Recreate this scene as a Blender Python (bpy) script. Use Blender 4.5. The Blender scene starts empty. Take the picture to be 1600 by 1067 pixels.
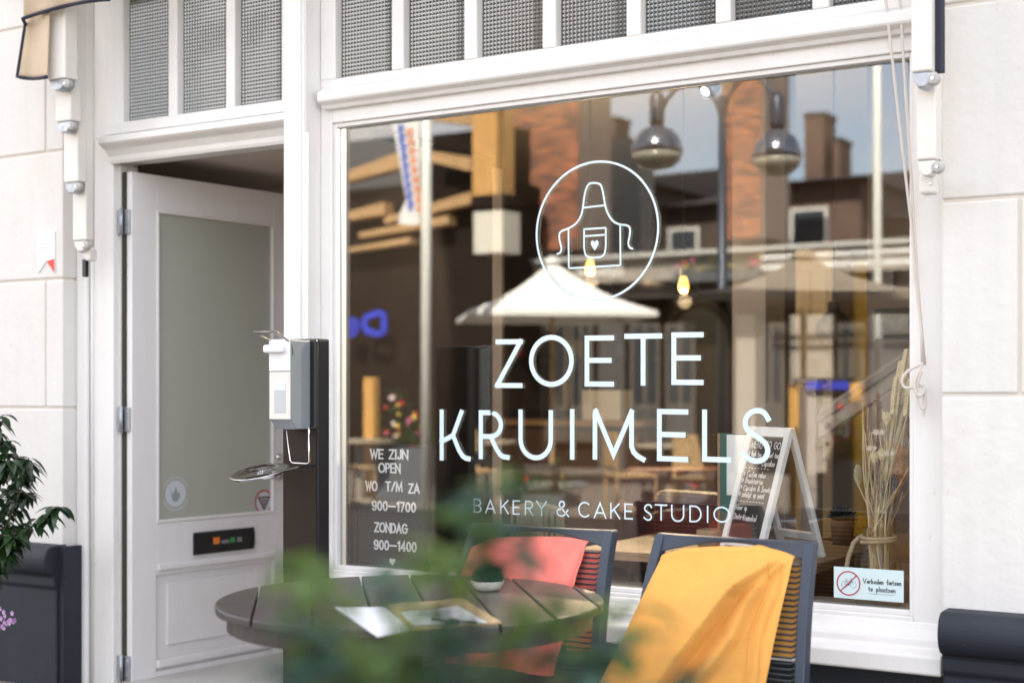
import bpy, math, random
from mathutils import Vector, Matrix
random.seed(7)
R = math.radians
scene = bpy.context.scene
COL = scene.collection

# ------------------------------------------------------------------ camera, light, exposure
FPX, VPX, HOR, EYE, CY = 2280.0, 3650.0, 614.0, 1.28, -4.425
PSI = math.atan(FPX / VPX)
SN, CS = math.sin(PSI), math.cos(PSI)
cam_d = bpy.data.cameras.new('camera'); cam = bpy.data.objects.new('camera', cam_d); COL.objects.link(cam)
cam.location = (0, CY, EYE); cam.rotation_euler = (R(90), 0, PSI)
cam_d.sensor_width = 36; cam_d.lens = 36 * FPX / 1600
cam_d.shift_y = (HOR - 533.5) / 1600
cam_d.clip_start = 0.05; cam_d.clip_end = 500
cam_d.dof.use_dof = True; cam_d.dof.focus_distance = 4.85; cam_d.dof.aperture_fstop = 1.8
scene.camera = cam

SUN_EL, SUN_AZ = R(46), R(14)           # the sun stands behind the shop, over its roof
w = bpy.data.worlds.new('World'); scene.world = w; w.use_nodes = True
nt = w.node_tree; nt.nodes.clear()
N = nt.nodes.new
wo = N('ShaderNodeOutputWorld'); bg = N('ShaderNodeBackground')
sky = N('ShaderNodeTexSky'); sky.sky_type = 'NISHITA'; sky.sun_disc = False
sky.sun_elevation = SUN_EL; sky.sun_rotation = SUN_AZ
tc = N('ShaderNodeTexCoord'); mp = N('ShaderNodeMapping'); mp.inputs['Scale'].default_value = (1.0, 1.0, 2.6)
nz = N('ShaderNodeTexNoise'); nz.inputs['Scale'].default_value = 2.3; nz.inputs['Detail'].default_value = 7; nz.inputs['Roughness'].default_value = .55
cr = N('ShaderNodeValToRGB'); cr.color_ramp.elements[0].position = .33; cr.color_ramp.elements[1].position = .66
mx = N('ShaderNodeMix'); mx.data_type = 'RGBA'; mx.inputs['B'].default_value = (6.6, 6.1, 5.6, 1)
ml = N('ShaderNodeMath'); ml.operation = 'MULTIPLY'; ml.inputs[1].default_value = .92
L = nt.links.new
L(tc.outputs['Generated'], mp.inputs['Vector']); L(mp.outputs[0], nz.inputs['Vector'])
L(nz.outputs['Fac'], cr.inputs['Fac']); L(cr.outputs['Color'], ml.inputs[0]); L(ml.outputs[0], mx.inputs['Factor'])
L(sky.outputs['Color'], mx.inputs['A']); L(mx.outputs['Result'], bg.inputs['Color']); L(bg.outputs[0], wo.inputs[0])
bg.inputs['Strength'].default_value = 0.10

sd = bpy.data.lights.new('sun', 'SUN'); sd.energy = 5.0; sd.angle = R(.5); sd.color = (1, .93, .82)
sun = bpy.data.objects.new('sun', sd); COL.objects.link(sun)
sdir = Vector((math.cos(SUN_EL) * math.sin(SUN_AZ), math.cos(SUN_EL) * math.cos(SUN_AZ), math.sin(SUN_EL)))
sun.rotation_euler = sdir.to_track_quat('Z', 'Y').to_euler()
scene.view_settings.view_transform = 'Standard'; scene.view_settings.look = 'None'
scene.view_settings.gamma = 1; scene.view_settings.use_curve_mapping = False
scene.view_settings.exposure = 2.53
scene.render.engine = 'CYCLES'

# ------------------------------------------------------------------ measuring helpers
def ray(px, py):
    u = (px - 800) / FPX; v = (HOR - py) / FPX
    return Vector((-SN + u * CS, CS + u * SN, v))
CAM = Vector((0, CY, EYE))
def P(px, py, Y):                       # where a sight line meets the plane Y = const
    d = ray(px, py); return CAM + d * ((Y - CY) / d.y)
def PT(px, py, t):                      # a point at forward depth t
    return CAM + ray(px, py) * t
def PZ(px, py, z):
    d = ray(px, py); return CAM + d * ((z - EYE) / d.z)
def M(px, py, D):                       # thing across the street whose mirror image stands D behind the pane
    p = P(px, py, D); return Vector((p.x, -p.y, p.z))

# ------------------------------------------------------------------ mesh helpers
BASE = {}
class MB:
    def __init__(s): s.v = []; s.f = []
    def add(s, vs, fs):
        n = len(s.v); s.v += [tuple(v) for v in vs]; s.f += [tuple(i + n for i in f) for f in fs]; return s
    def box(s, a, b):
        x0, x1 = sorted((a[0], b[0])); y0, y1 = sorted((a[1], b[1])); z0, z1 = sorted((a[2], b[2]))
        return s.add([(x0,y0,z0),(x1,y0,z0),(x1,y1,z0),(x0,y1,z0),(x0,y0,z1),(x1,y0,z1),(x1,y1,z1),(x0,y1,z1)],
              [(0,3,2,1),(4,5,6,7),(0,1,5,4),(1,2,6,5),(2,3,7,6),(3,0,4,7)])
    def obox(s, o, ax, ay, az):         # box from a corner and three edge vectors
        o, ax, ay, az = map(Vector, (o, ax, ay, az))
        if ax.cross(ay).dot(az) < 0: ax, ay = ay, ax
        vs = [o, o+ax, o+ax+ay, o+ay, o+az, o+ax+az, o+ax+ay+az, o+ay+az]
        return s.add(vs, [(0,3,2,1),(4,5,6,7),(0,1,5,4),(1,2,6,5),(2,3,7,6),(3,0,4,7)])
    def quad(s, *p): return s.add(p, [tuple(range(len(p)))])
    def prism(s, poly, vec):            # closed polygon pushed along a vector
        vec = Vector(vec); n = len(poly); a = [Vector(p) for p in poly]
        vs = a + [p + vec for p in a]
        return s.add(vs, [tuple(range(n))[::-1], tuple(range(n, 2*n))] + [(i, (i+1) % n, (i+1) % n + n, i + n) for i in range(n)])
    def tube(s, pts, r, seg=8, closed=False, caps=True):
        pts = [Vector(p) for p in pts]; n = len(pts); rr = r if isinstance(r, (list, tuple)) else [r] * n
        vs = []; up = None
        for i, p in enumerate(pts):
            if closed: d = pts[(i+1) % n] - pts[i-1]
            else: d = pts[min(i+1, n-1)] - pts[max(i-1, 0)]
            if d.length < 1e-9: d = Vector((0, 0, 1))
            d.normalize()
            if up is None:
                up = Vector((0, 0, 1)) if abs(d.z) < .9 else Vector((1, 0, 0))
            a = d.cross(up)
            if a.length < 1e-6: a = d.orthogonal()
            a.normalize(); b = a.cross(d).normalized(); up = b
            for k in range(seg):
                t = 2 * math.pi * k / seg
                vs.append(p + (a * math.cos(t) + b * math.sin(t)) * rr[i])
        fs = []
        for i in range(n if closed else n - 1):
            j = (i + 1) % n
            for k in range(seg):
                k2 = (k + 1) % seg
                fs.append((i*seg+k, j*seg+k, j*seg+k2, i*seg+k2))
        if not closed and caps:
            fs.append(tuple(range(seg))); fs.append(tuple((n-1)*seg+k for k in range(seg))[::-1])
        return s.add(vs, fs)
    def lathe(s, c, prof, seg=24, axis=None):   # prof = [(radius, height)]
        c = Vector(c); q = Matrix.Identity(3) if axis is None else Vector(axis).to_track_quat('Z', 'Y').to_matrix()
        vs = []; n = len(prof)
        for r, h in prof:
            for k in range(seg):
                t = 2*math.pi*k/seg
                vs.append(c + q @ Vector((r*math.cos(t), r*math.sin(t), h)))
        fs = [(i*seg+k, i*seg+(k+1) % seg, (i+1)*seg+(k+1) % seg, (i+1)*seg+k) for i in range(n-1) for k in range(seg)]
        if prof[0][0] > 1e-5: fs.append(tuple(range(seg))[::-1])
        if prof[-1][0] > 1e-5: fs.append(tuple((n-1)*seg+k for k in range(seg)))
        return s.add(vs, fs)
    def grid(s, fn, nu, nv):
        vs = [fn(i/nu, j/nv) for j in range(nv+1) for i in range(nu+1)]
        return s.add(vs, [(j*(nu+1)+i, j*(nu+1)+i+1, (j+1)*(nu+1)+i+1, (j+1)*(nu+1)+i) for j in range(nv) for i in range(nu)])
    def build(s, name, mat, parent=None, smooth=False, bevel=0, solid=0, kind=None, sub=0, segs=2):
        me = bpy.data.meshes.new(name)
        b = BASE.get(parent, Vector((0, 0, 0))) if parent else Vector((0, 0, 0))
        me.from_pydata([(v[0]-b.x, v[1]-b.y, v[2]-b.z) for v in s.v], [], s.f); me.update()
        if smooth: me.polygons.foreach_set('use_smooth', [True] * len(me.polygons))
        me.materials.append(mat)
        o = bpy.data.objects.new(name, me); COL.objects.link(o)
        if parent:
            o.parent = parent; BASE[o] = b
        if kind: o['kind'] = kind
        if solid:
            m = o.modifiers.new('solid', 'SOLIDIFY'); m.thickness = solid; m.offset = 0
        if bevel:
            m = o.modifiers.new('bevel', 'BEVEL'); m.width = bevel; m.segments = segs; m.limit_method = 'ANGLE'; m.angle_limit = R(35)
        if sub:
            m = o.modifiers.new('sub', 'SUBSURF'); m.levels = sub; m.render_levels = sub
        return o
def thing(name, label, cat, loc=(0, 0, 0), group=None):
    o = bpy.data.objects.new(name, None); COL.objects.link(o); o.location = loc
    o['label'] = label; o['category'] = cat; o.empty_display_size = .1
    if group: o['group'] = group
    BASE[o] = Vector(loc); return o
def tag(o, label, cat, group=None):
    o['label'] = label; o['category'] = cat
    if group: o['group'] = group
    return o
def copy_tree(o, parent=None):
    c = o.copy(); COL.objects.link(c)
    if parent is not None: c.parent = parent
    for ch in list(o.children): copy_tree(ch, c)
    return c

# ------------------------------------------------------------------ materials
def mat(name, col, rough=.5, metal=0, var=0, vscale=6, bump=0, bscale=60, coat=0, spec=.5, sheen=0, var2=None, emit=None, estr=0, trans=0, stretch=None, sss=0):
    m = bpy.data.materials.new(name); m.use_nodes = True; t = m.node_tree; b = t.nodes['Principled BSDF']
    b.inputs['Base Color'].default_value = (*col, 1); b.inputs['Roughness'].default_value = rough
    b.inputs['Metallic'].default_value = metal; b.inputs['Coat Weight'].default_value = coat
    b.inputs['Specular IOR Level'].default_value = spec; b.inputs['Sheen Weight'].default_value = sheen
    b.inputs['Transmission Weight'].default_value = trans
    if emit: b.inputs['Emission Color'].default_value = (*emit, 1); b.inputs['Emission Strength'].default_value = estr
    if var or bump:
        tc = t.nodes.new('ShaderNodeTexCoord'); mpn = t.nodes.new('ShaderNodeMapping')
        t.links.new(tc.outputs['Object'], mpn.inputs[0])
        if stretch: mpn.inputs['Scale'].default_value = stretch
    if var:
        n = t.nodes.new('ShaderNodeTexNoise'); n.inputs['Scale'].default_value = vscale; n.inputs['Detail'].default_value = 8; n.inputs['Roughness'].default_value = .62
        t.links.new(mpn.outputs[0], n.inputs['Vector'])
        r = t.nodes.new('ShaderNodeValToRGB'); r.color_ramp.elements[0].position = .3; r.color_ramp.elements[1].position = .7
        c2 = var2 or tuple(c * (1 - var) for c in col)
        r.color_ramp.elements[0].color = (*c2, 1); r.color_ramp.elements[1].color = (*col, 1)
        t.links.new(n.outputs['Fac'], r.inputs[0]); t.links.new(r.outputs[0], b.inputs['Base Color'])
        mr = t.nodes.new('ShaderNodeMapRange'); mr.inputs['To Min'].default_value = min(1, rough + .12); mr.inputs['To Max'].default_value = max(.03, rough - .08)
        t.links.new(n.outputs['Fac'], mr.inputs['Value']); t.links.new(mr.outputs[0], b.inputs['Roughness'])
    if bump:
        n2 = t.nodes.new('ShaderNodeTexNoise'); n2.inputs['Scale'].default_value = bscale; n2.inputs['Detail'].default_value = 5
        t.links.new(mpn.outputs[0], n2.inputs['Vector'])
        bp = t.nodes.new('ShaderNodeBump'); bp.inputs['Strength'].default_value = bump; bp.inputs['Distance'].default_value = .004
        t.links.new(n2.outputs['Fac'], bp.inputs['Height']); t.links.new(bp.outputs[0], b.inputs['Normal'])
    return m
def glass(name, tint, ior=1.5, rough=0.0, bump=0):
    m = bpy.data.materials.new(name); m.use_nodes = True; t = m.node_tree; t.nodes.clear()
    o = t.nodes.new('ShaderNodeOutputMaterial'); tr = t.nodes.new('ShaderNodeBsdfTransparent'); g = t.nodes.new('ShaderNodeBsdfGlossy')
    g.inputs['Roughness'].default_value = rough; tr.inputs[0].default_value = (*tint, 1)
    f = t.nodes.new('ShaderNodeFresnel')
    ge = t.nodes.new('ShaderNodeNewGeometry'); mi = t.nodes.new('ShaderNodeMix'); mi.inputs['A'].default_value = ior; mi.inputs['B'].default_value = 1/ior   # same reflectance on both faces of the thin pane
    t.links.new(ge.outputs['Backfacing'], mi.inputs['Factor']); t.links.new(mi.outputs['Result'], f.inputs['IOR']); mxs = t.nodes.new('ShaderNodeMixShader')
    t.links.new(f.outputs[0], mxs.inputs[0]); t.links.new(tr.outputs[0], mxs.inputs[1]); t.links.new(g.outputs[0], mxs.inputs[2]); t.links.new(mxs.outputs[0], o.inputs[0])
    if bump:
        n = t.nodes.new('ShaderNodeTexNoise'); n.inputs['Scale'].default_value = 1.1; n.inputs['Detail'].default_value = 1
        tc = t.nodes.new('ShaderNodeTexCoord'); t.links.new(tc.outputs['Object'], n.inputs['Vector'])
        bp = t.nodes.new('ShaderNodeBump'); bp.inputs['Strength'].default_value = bump; bp.inputs['Distance'].default_value = .01
        t.links.new(n.outputs['Fac'], bp.inputs['Height']); t.links.new(bp.outputs[0], g.inputs['Normal'])
    return m
def leafmat(name, a, b, rough=.4, trans=.25):
    m = bpy.data.materials.new(name); m.use_nodes = True; t = m.node_tree; p = t.nodes['Principled BSDF']
    n = t.nodes.new('ShaderNodeTexNoise'); n.inputs['Scale'].default_value = 9; n.inputs['Detail'].default_value = 3
    tc = t.nodes.new('ShaderNodeTexCoord'); t.links.new(tc.outputs['Object'], n.inputs['Vector'])
    r = t.nodes.new('ShaderNodeValToRGB'); r.color_ramp.elements[0].position = .35; r.color_ramp.elements[1].position = .65
    r.color_ramp.elements[0].color = (*a, 1); r.color_ramp.elements[1].color = (*b, 1)
    t.links.new(n.outputs['Fac'], r.inputs[0]); t.links.new(r.outputs[0], p.inputs['Base Color']); p.inputs['Roughness'].default_value = rough
    tl = t.nodes.new('ShaderNodeBsdfTranslucent'); t.links.new(r.outputs[0], tl.inputs[0]); ms = t.nodes.new('ShaderNodeMixShader'); ms.inputs[0].default_value = trans
    t.links.new(p.outputs[0], ms.inputs[1]); t.links.new(tl.outputs[0], ms.inputs[2]); t.links.new(ms.outputs[0], t.nodes['Material Output'].inputs[0])
    return m
def paint(name, col, rough, dirt=(.55,.52,.47), amt=.25, bump=.12, bscale=35):
    """brushed paint with faint brush streaks, scattered grime and chips"""
    m = bpy.data.materials.new(name); m.use_nodes = True; t = m.node_tree; b = t.nodes['Principled BSDF']
    tc = t.nodes.new('ShaderNodeTexCoord')
    n = t.nodes.new('ShaderNodeTexNoise'); n.inputs['Scale'].default_value = 3.2; n.inputs['Detail'].default_value = 9; n.inputs['Roughness'].default_value = .68
    n2 = t.nodes.new('ShaderNodeTexNoise'); n2.inputs['Scale'].default_value = 38; n2.inputs['Detail'].default_value = 4
    t.links.new(tc.outputs['Object'], n.inputs['Vector']); t.links.new(tc.outputs['Object'], n2.inputs['Vector'])
    r = t.nodes.new('ShaderNodeValToRGB'); r.color_ramp.elements[0].position = .52; r.color_ramp.elements[1].position = .8
    r.color_ramp.elements[0].color = (0,0,0,1); r.color_ramp.elements[1].color = (amt,amt,amt,1)
    r2 = t.nodes.new('ShaderNodeValToRGB'); r2.color_ramp.elements[0].position = .70; r2.color_ramp.elements[1].position = .76
    r2.color_ramp.elements[1].color = (amt*1.6,)*3 + (1,)
    ad = t.nodes.new('ShaderNodeMath'); ad.operation = 'ADD'; ad.use_clamp = True
    t.links.new(n.outputs['Fac'], r.inputs[0]); t.links.new(n2.outputs['Fac'], r2.inputs[0]); t.links.new(r.outputs[0], ad.inputs[0]); t.links.new(r2.outputs[0], ad.inputs[1])
    mx = t.nodes.new('ShaderNodeMix'); mx.data_type = 'RGBA'; mx.inputs['A'].default_value = (*col, 1); mx.inputs['B'].default_value = (*dirt, 1)
    mpn = t.nodes.new('ShaderNodeMapping'); mpn.inputs['Scale'].default_value = (7, 7, .7); t.links.new(tc.outputs['Object'], mpn.inputs[0])
    n4 = t.nodes.new('ShaderNodeTexNoise'); n4.inputs['Scale'].default_value = 2.2; n4.inputs['Detail'].default_value = 7; n4.inputs['Roughness'].default_value = .7; t.links.new(mpn.outputs[0], n4.inputs['Vector'])
    oi = t.nodes.new('ShaderNodeObjectInfo'); m4 = t.nodes.new('ShaderNodeMapRange'); m4.inputs['From Min'].default_value = .3; m4.inputs['From Max'].default_value = .7; m4.inputs['To Min'].default_value = .94; m4.inputs['To Max'].default_value = 1.0
    t.links.new(n4.outputs['Fac'], m4.inputs['Value']); m5 = t.nodes.new('ShaderNodeMapRange'); m5.inputs['To Min'].default_value = .96; m5.inputs['To Max'].default_value = 1.02; t.links.new(oi.outputs['Random'], m5.inputs['Value'])
    m6 = t.nodes.new('ShaderNodeMath'); m6.operation = 'MULTIPLY'; t.links.new(m4.outputs[0], m6.inputs[0]); t.links.new(m5.outputs[0], m6.inputs[1])
    vm = t.nodes.new('ShaderNodeVectorMath'); vm.operation = 'SCALE'; vm.inputs[0].default_value = col; t.links.new(m6.outputs[0], vm.inputs['Scale']); t.links.new(vm.outputs[0], mx.inputs['A'])
    t.links.new(ad.outputs[0], mx.inputs['Factor']); t.links.new(mx.outputs['Result'], b.inputs['Base Color'])
    b.inputs['Roughness'].default_value = rough
    n3 = t.nodes.new('ShaderNodeTexNoise'); n3.inputs['Scale'].default_value = bscale; n3.inputs['Detail'].default_value = 6
    t.links.new(tc.outputs['Object'], n3.inputs['Vector'])
    bp = t.nodes.new('ShaderNodeBump'); bp.inputs['Strength'].default_value = bump; bp.inputs['Distance'].default_value = .004
    t.links.new(n3.outputs['Fac'], bp.inputs['Height']); t.links.new(bp.outputs[0], b.inputs['Normal'])
    return m

WHITE = paint('white_paint', (.79, .78, .765), .42, amt=.32)
WHITE2 = paint('old_white_paint', (.70, .69, .68), .5, amt=.4)
DOORP = paint('pale_grey_paint', (.76, .745, .76), .38, amt=.18)
STUCCO = paint('cream_stucco', (.70, .685, .66), .8, dirt=(.60,.55,.48), amt=.42, bump=.7, bscale=22)
PLINTH = paint('navy_paint', (.010, .016, .027), .65, dirt=(.03,.035,.045), amt=.5, bump=.4, bscale=18)
GROOVE = mat('cream_joint', (.66, .61, .55), .85)
ALU = mat('cream_aluminium', (.72, .70, .66), .4, var=.08)
DISC = mat('worn_grey_disc', (.50,.49,.47), .5, var=.3, vscale=60)
GALV = mat('galvanised_steel', (.50, .53, .58), .42, .7, var=.35, vscale=45)
STEEL = mat('brushed_steel', (.62, .63, .65), .25, 1)
CHROME = mat('chrome', (.8, .8, .82), .08, 1)
BLACK = mat('black_plastic', (.012, .012, .014), .35)
BLACKM = mat('black_metal', (.010, .010, .013), .35, spec=.3)
BROWNM = mat('brown_black_metal', (.028, .017, .011), .5, spec=.25, var=.3, vscale=9)
CANVAS = mat('beige_canvas', (.56, .45, .33), .9, var=.15, bump=.25, bscale=400)
TRIM = mat('navy_trim', (.02, .02, .04), .8)
GLASS = glass('window_glass', (.985, .99, .985), 1.95, bump=.012)
DGLASS = mat('frosted_door_glass', (.40, .41, .36), .22, var=.06, vscale=2, spec=.6)
VINYL = mat('pale_blue_vinyl', (.66, .80, .87), .5)
GASKET = mat('grey_gasket', (.32, .36, .40), .4)
FRAMEC = mat('chair_metal', (.032, .045, .070), .42, var=.12, vscale=14)
CORD = mat('chair_cord', (.03, .033, .04), .45)
SLAT = mat('table_slat', (.047, .041, .041), .36, var=.22, vscale=9, bump=.08, bscale=90)

# relief glass of the small top lights
def relief_mat():
    m = bpy.data.materials.new('relief_glass'); m.use_nodes = True; t = m.node_tree; b = t.nodes['Principled BSDF']
    b.inputs['Base Color'].default_value = (.065, .065, .055, 1); b.inputs['Roughness'].default_value = .12; b.inputs['IOR'].default_value = 1.9; b.inputs['Specular IOR Level'].default_value = .9
    b.inputs['Coat Weight'].default_value = .3
    return m
RELIEF = relief_mat()

# ------------------------------------------------------------------ stroke lettering
def arc(cx, cy, rx, ry, a0, a1, n=14):
    return [(cx + rx*math.cos(R(a0 + (a1-a0)*i/n)), cy + ry*math.sin(R(a0 + (a1-a0)*i/n))) for i in range(n+1)]
def chaik(pts, it=2):
    for _ in range(it):
        q = [pts[0]]
        for a, b in zip(pts[:-1], pts[1:]): q += [(a[0]*.75+b[0]*.25, a[1]*.75+b[1]*.25), (a[0]*.25+b[0]*.75, a[1]*.25+b[1]*.75)]
        pts = q + [pts[-1]]
    return pts
G = {
 'A': (.8, [[(0,0),(.5,1),(1,0)], [(.17,.33),(.83,.33)]]),
 'B': (.6, [[(0,0),(0,1)], [(.1,1),(.5,1)] + arc(.5,.76,.42,.24,90,-90,10) + [(.1,.52)], [(.5,.52)] + arc(.52,.26,.48,.26,90,-90,10) + [(.1,0)]]),
 'C': (.85, [arc(.55,.5,.55,.5,48,312,22)]),
 'D': (.75, [[(0,0),(0,1)], [(.1,1),(.35,1)] + arc(.4,.5,.6,.5,90,-90,16) + [(.1,0)]]),
 'E': (.55, [[(0,0),(0,1)], [(0,1),(1,1)], [(0,.515),(.9,.515)], [(0,0),(1,0)]]),
 'F': (.55, [[(0,0),(0,1)], [(0,1),(1,1)], [(0,.5),(.9,.5)]]),
 'G': (.85, [arc(.52,.5,.52,.5,48,360,24) + [(.62,.5)]]),
 'H': (.7, [[(0,0),(0,1)], [(1,0),(1,1)], [(0,.5),(1,.5)]]),
 'I': (.05, [[(.5,0),(.5,1)]]),
 'J': (.45, [[(1,1),(1,.28)] + arc(.5,.28,.5,.28,0,-150,8)]),
 'K': (.65, [[(0,0),(0,1)], [(.95,1),(.06,.42)], [(.35,.6),(1,0)]]),
 'L': (.5, [[(0,1),(0,0)], [(0,0),(1,0)]]),
 'M': (.9, [[(0,0),(.08,1),(.5,.1),(.92,1),(1,0)]]),
 'N': (.72, [[(0,0),(0,1),(1,0),(1,1)]]),
 'O': (.95, [arc(.5,.5,.5,.5,0,360,32)]),
 'P': (.58, [[(0,0),(0,1)], [(.1,1),(.5,1)] + arc(.5,.74,.5,.26,90,-90,10) + [(.1,.48)]]),
 'R': (.6, [[(0,0),(0,1)], [(.1,1),(.5,1)] + arc(.5,.74,.48,.26,90,-90,10) + [(.1,.48)], [(.45,.48),(1,0)]]),
 'S': (.55, [chaik([(.97,.84),(.86,.95),(.68,1.0),(.48,1.0),(.28,.95),(.13,.85),(.10,.72),(.18,.61),(.38,.53),(.62,.46),(.85,.37),(.97,.24),(.92,.10),(.75,.01),(.5,-.01),(.27,.02),(.03,.14)])]),
 'T': (.7, [[(.5,0),(.5,1)], [(0,1),(1,1)]]),
 'U': (.72, [[(0,1),(0,.4)] + arc(.5,.4,.5,.4,180,360,14) + [(1,1)]]),
 'V': (.8, [[(0,1),(.5,0),(1,1)]]),
 'W': (1., [[(0,1),(.25,0),(.5,.85),(.75,0),(1,1)]]),
 'Y': (.7, [[(0,1),(.5,.48),(1,1)], [(.5,.48),(.5,0)]]),
 'Z': (.65, [[(.02,1),(1,1)], [(1,1),(0,0)], [(0,0),(1,0)]]),
 '&': (.8, [[(1,0),(.22,.68)] + arc(.42,.8,.22,.2,190,-30,10) + [(.25,.45)] + arc(.38,.25,.38,.25,120,300,9) + [(.95,.42)]]),
 '0': (.5, [arc(.5,.5,.5,.5,0,360,20)]),
 '1': (.2, [[(0,.85),(1,1),(1,0)]]),
 '4': (.55, [[(.75,0),(.75,1),(0,.3),(1,.3)]]),
 '7': (.5, [[(0,1),(1,1),(.35,0)]]),
 '9': (.5, [arc(.5,.7,.5,.3,0,360,14), [(1,.7),(1,.4)] + arc(.5,.3,.5,.3,0,-140,7)]),
 '-': (.4, [[(0,.42),(1,.42)]]), '_': (.85, [[(0,.5),(1,.5)]]), '/': (.5, [[(0,0),(1,1)]]), '.': (.05, [[(0,0),(0,.1)]]), '#': (.4, [[(0,.3),(1,.7)], [(0,.7),(1,.3)], [(.5,.2),(.5,.85)]]),
 ' ': (.45, []),
 'a': (.45, [arc(.45,.28,.42,.27,40,360,12), [(.9,.52),(.88,.1),(1,0)]]), 'b': (.42, [[(0,1),(0,0)], arc(.42,.26,.42,.26,180,-180,12)]),
 'c': (.38, [arc(.5,.27,.5,.27,50,310,10)]), 'd': (.42, [[(.95,1),(.95,0)], arc(.48,.26,.45,.26,0,360,12)]),
 'e': (.42, [[(.05,.28),(.92,.3)] + arc(.5,.27,.46,.27,10,320,12)]), 'f': (.3, [[(1,.92),(.6,1),(.4,.8),(.4,0)], [(0,.52),(.9,.52)]]),
 'g': (.42, [arc(.45,.28,.42,.26,0,360,12), [(.9,.5),(.9,-.2),(.5,-.36),(.1,-.25)]]), 'h': (.4, [[(0,1),(0,0)], [(0,.35),(.4,.55),(.85,.45),(.9,0)]]),
 'i': (.05, [[(.5,.5),(.5,0)], [(.5,.72),(.5,.78)]]), 'j': (.2, [[(.8,.5),(.8,-.2),(.2,-.35)], [(.8,.72),(.8,.78)]]),
 'k': (.38, [[(0,1),(0,0)], [(.9,.55),(.05,.25),(1,0)]]), 'l': (.05, [[(.5,1),(.5,0)]]),
 'm': (.62, [[(0,.52),(0,0)], [(0,.4),(.25,.53),(.48,.42),(.5,0)], [(.5,.4),(.75,.53),(.98,.42),(1,0)]]),
 'n': (.4, [[(0,.52),(0,0)], [(0,.35),(.45,.54),(.88,.42),(.92,0)]]), 'o': (.42, [arc(.5,.27,.48,.27,0,360,14)]),
 'p': (.42, [[(0,.52),(0,-.35)], arc(.45,.27,.44,.26,0,360,12)]), 'r': (.28, [[(0,.52),(0,0)], [(0,.35),(.5,.54),(1,.5)]]),
 's': (.34, [[(.95,.46),(.5,.55),(.12,.42),(.5,.28),(.9,.14),(.5,0),(.02,.08)]]), 't': (.3, [[(.45,.85),(.45,.08),(.9,0)], [(0,.54),(.9,.54)]]),
 'u': (.4, [[(0,.52),(.05,.1),(.45,0),(.9,.2)], [(.92,.52),(.92,0)]]), 'w': (.55, [[(0,.52),(.25,0),(.5,.45),(.75,0),(1,.52)]]), 'z': (.36, [[(0,.52),(.95,.52),(0,0),(1,0)]]),
}
def ribbon(mb, pts, wd, f3, closed=False, cap=False):
    """flat stroke of width wd (metres) along 2-D metre points, mapped to space by f3"""
    p = [Vector(q) for q in pts]
    q = [p[0]]
    for a in p[1:]:
        if (a - q[-1]).length > wd * .03: q.append(a)
    if len(q) < 2: return
    if cap and (q[0] - q[-1]).length > wd * .5:
        q[0] = q[0] + (q[0] - q[1]).normalized() * wd * .5; q[-1] = q[-1] + (q[-1] - q[-2]).normalized() * wd * .5
    cl = (q[0] - q[-1]).length < wd * .2 and len(q) > 6
    if cl: q = q[:-1]
    n = len(q); l = []; r = []
    for i in range(n):
        a = q[i-1] if (i > 0 or cl) else None; b = q[(i+1) % n] if (i < n-1 or cl) else None
        d1 = (q[i]-a).normalized() if a is not None else None; d2 = (b-q[i]).normalized() if b is not None else None
        d1 = d1 or d2; d2 = d2 or d1
        n1 = Vector((-d1.y, d1.x)); n2 = Vector((-d2.y, d2.x)); m = n1 + n2
        if m.length < .2: m = n1
        m.normalize(); k = min(2.6, 1 / max(.3, m.dot(n1)))
        l.append(q[i] + m*wd/2*k); r.append(q[i] - m*wd/2*k)
    vs = [f3(v.x, v.y) for v in l] + [f3(v.x, v.y) for v in r]
    mb.add(vs, [(i, i+n, (i+1) % n + n, (i+1) % n) for i in range(n if cl else n-1)])
def glyph(mb, ch, x0, x1, y0, y1, wd, f3, custom=None):
    p0 = f3(0, 0); nv = (f3(1, 0) - p0).cross(f3(0, 1) - p0).normalized()
    if nv.dot(CAM - p0) < 0: nv = -nv
    for k_, st in enumerate(custom or G[ch][1]):
        g3 = lambda a, b, o=nv * (.00025 * k_): f3(a, b) + o
        ribbon(mb, [(x0 + (x1-x0)*a, y0 + (y1-y0)*b) for a, b in st], wd, g3, cap=True)
def line_text(mb, s, x, y, h, wd, f3, gap=.18, cond=1.0, jit=0, width=None, slope=0):
    def adv(ch): return G[ch][0] * cond
    tot = sum(adv(c) + gap for c in s) - gap
    k = 1 if width is None else width / (tot * h)
    rr = random.Random(len(s) * 7 + int(abs(y) * 1000))
    x_s = x
    for c in s:
        a = adv(c) * h * k; dy = rr.uniform(-jit, jit) * h + (x - x_s) * slope; hh = h * (1 + rr.uniform(-jit, jit))
        glyph(mb, c, x, x + a, y + dy, y + dy + hh, wd, f3); x += a + gap * h * k
HEART = [(0,-.5),(.28,-.2),(.48,.08),(.5,.28),(.38,.46),(.18,.48),(.0,.28),(-.18,.48),(-.38,.46),(-.5,.28),(-.48,.08),(-.28,-.2)]

rs = random.Random(11)
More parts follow.
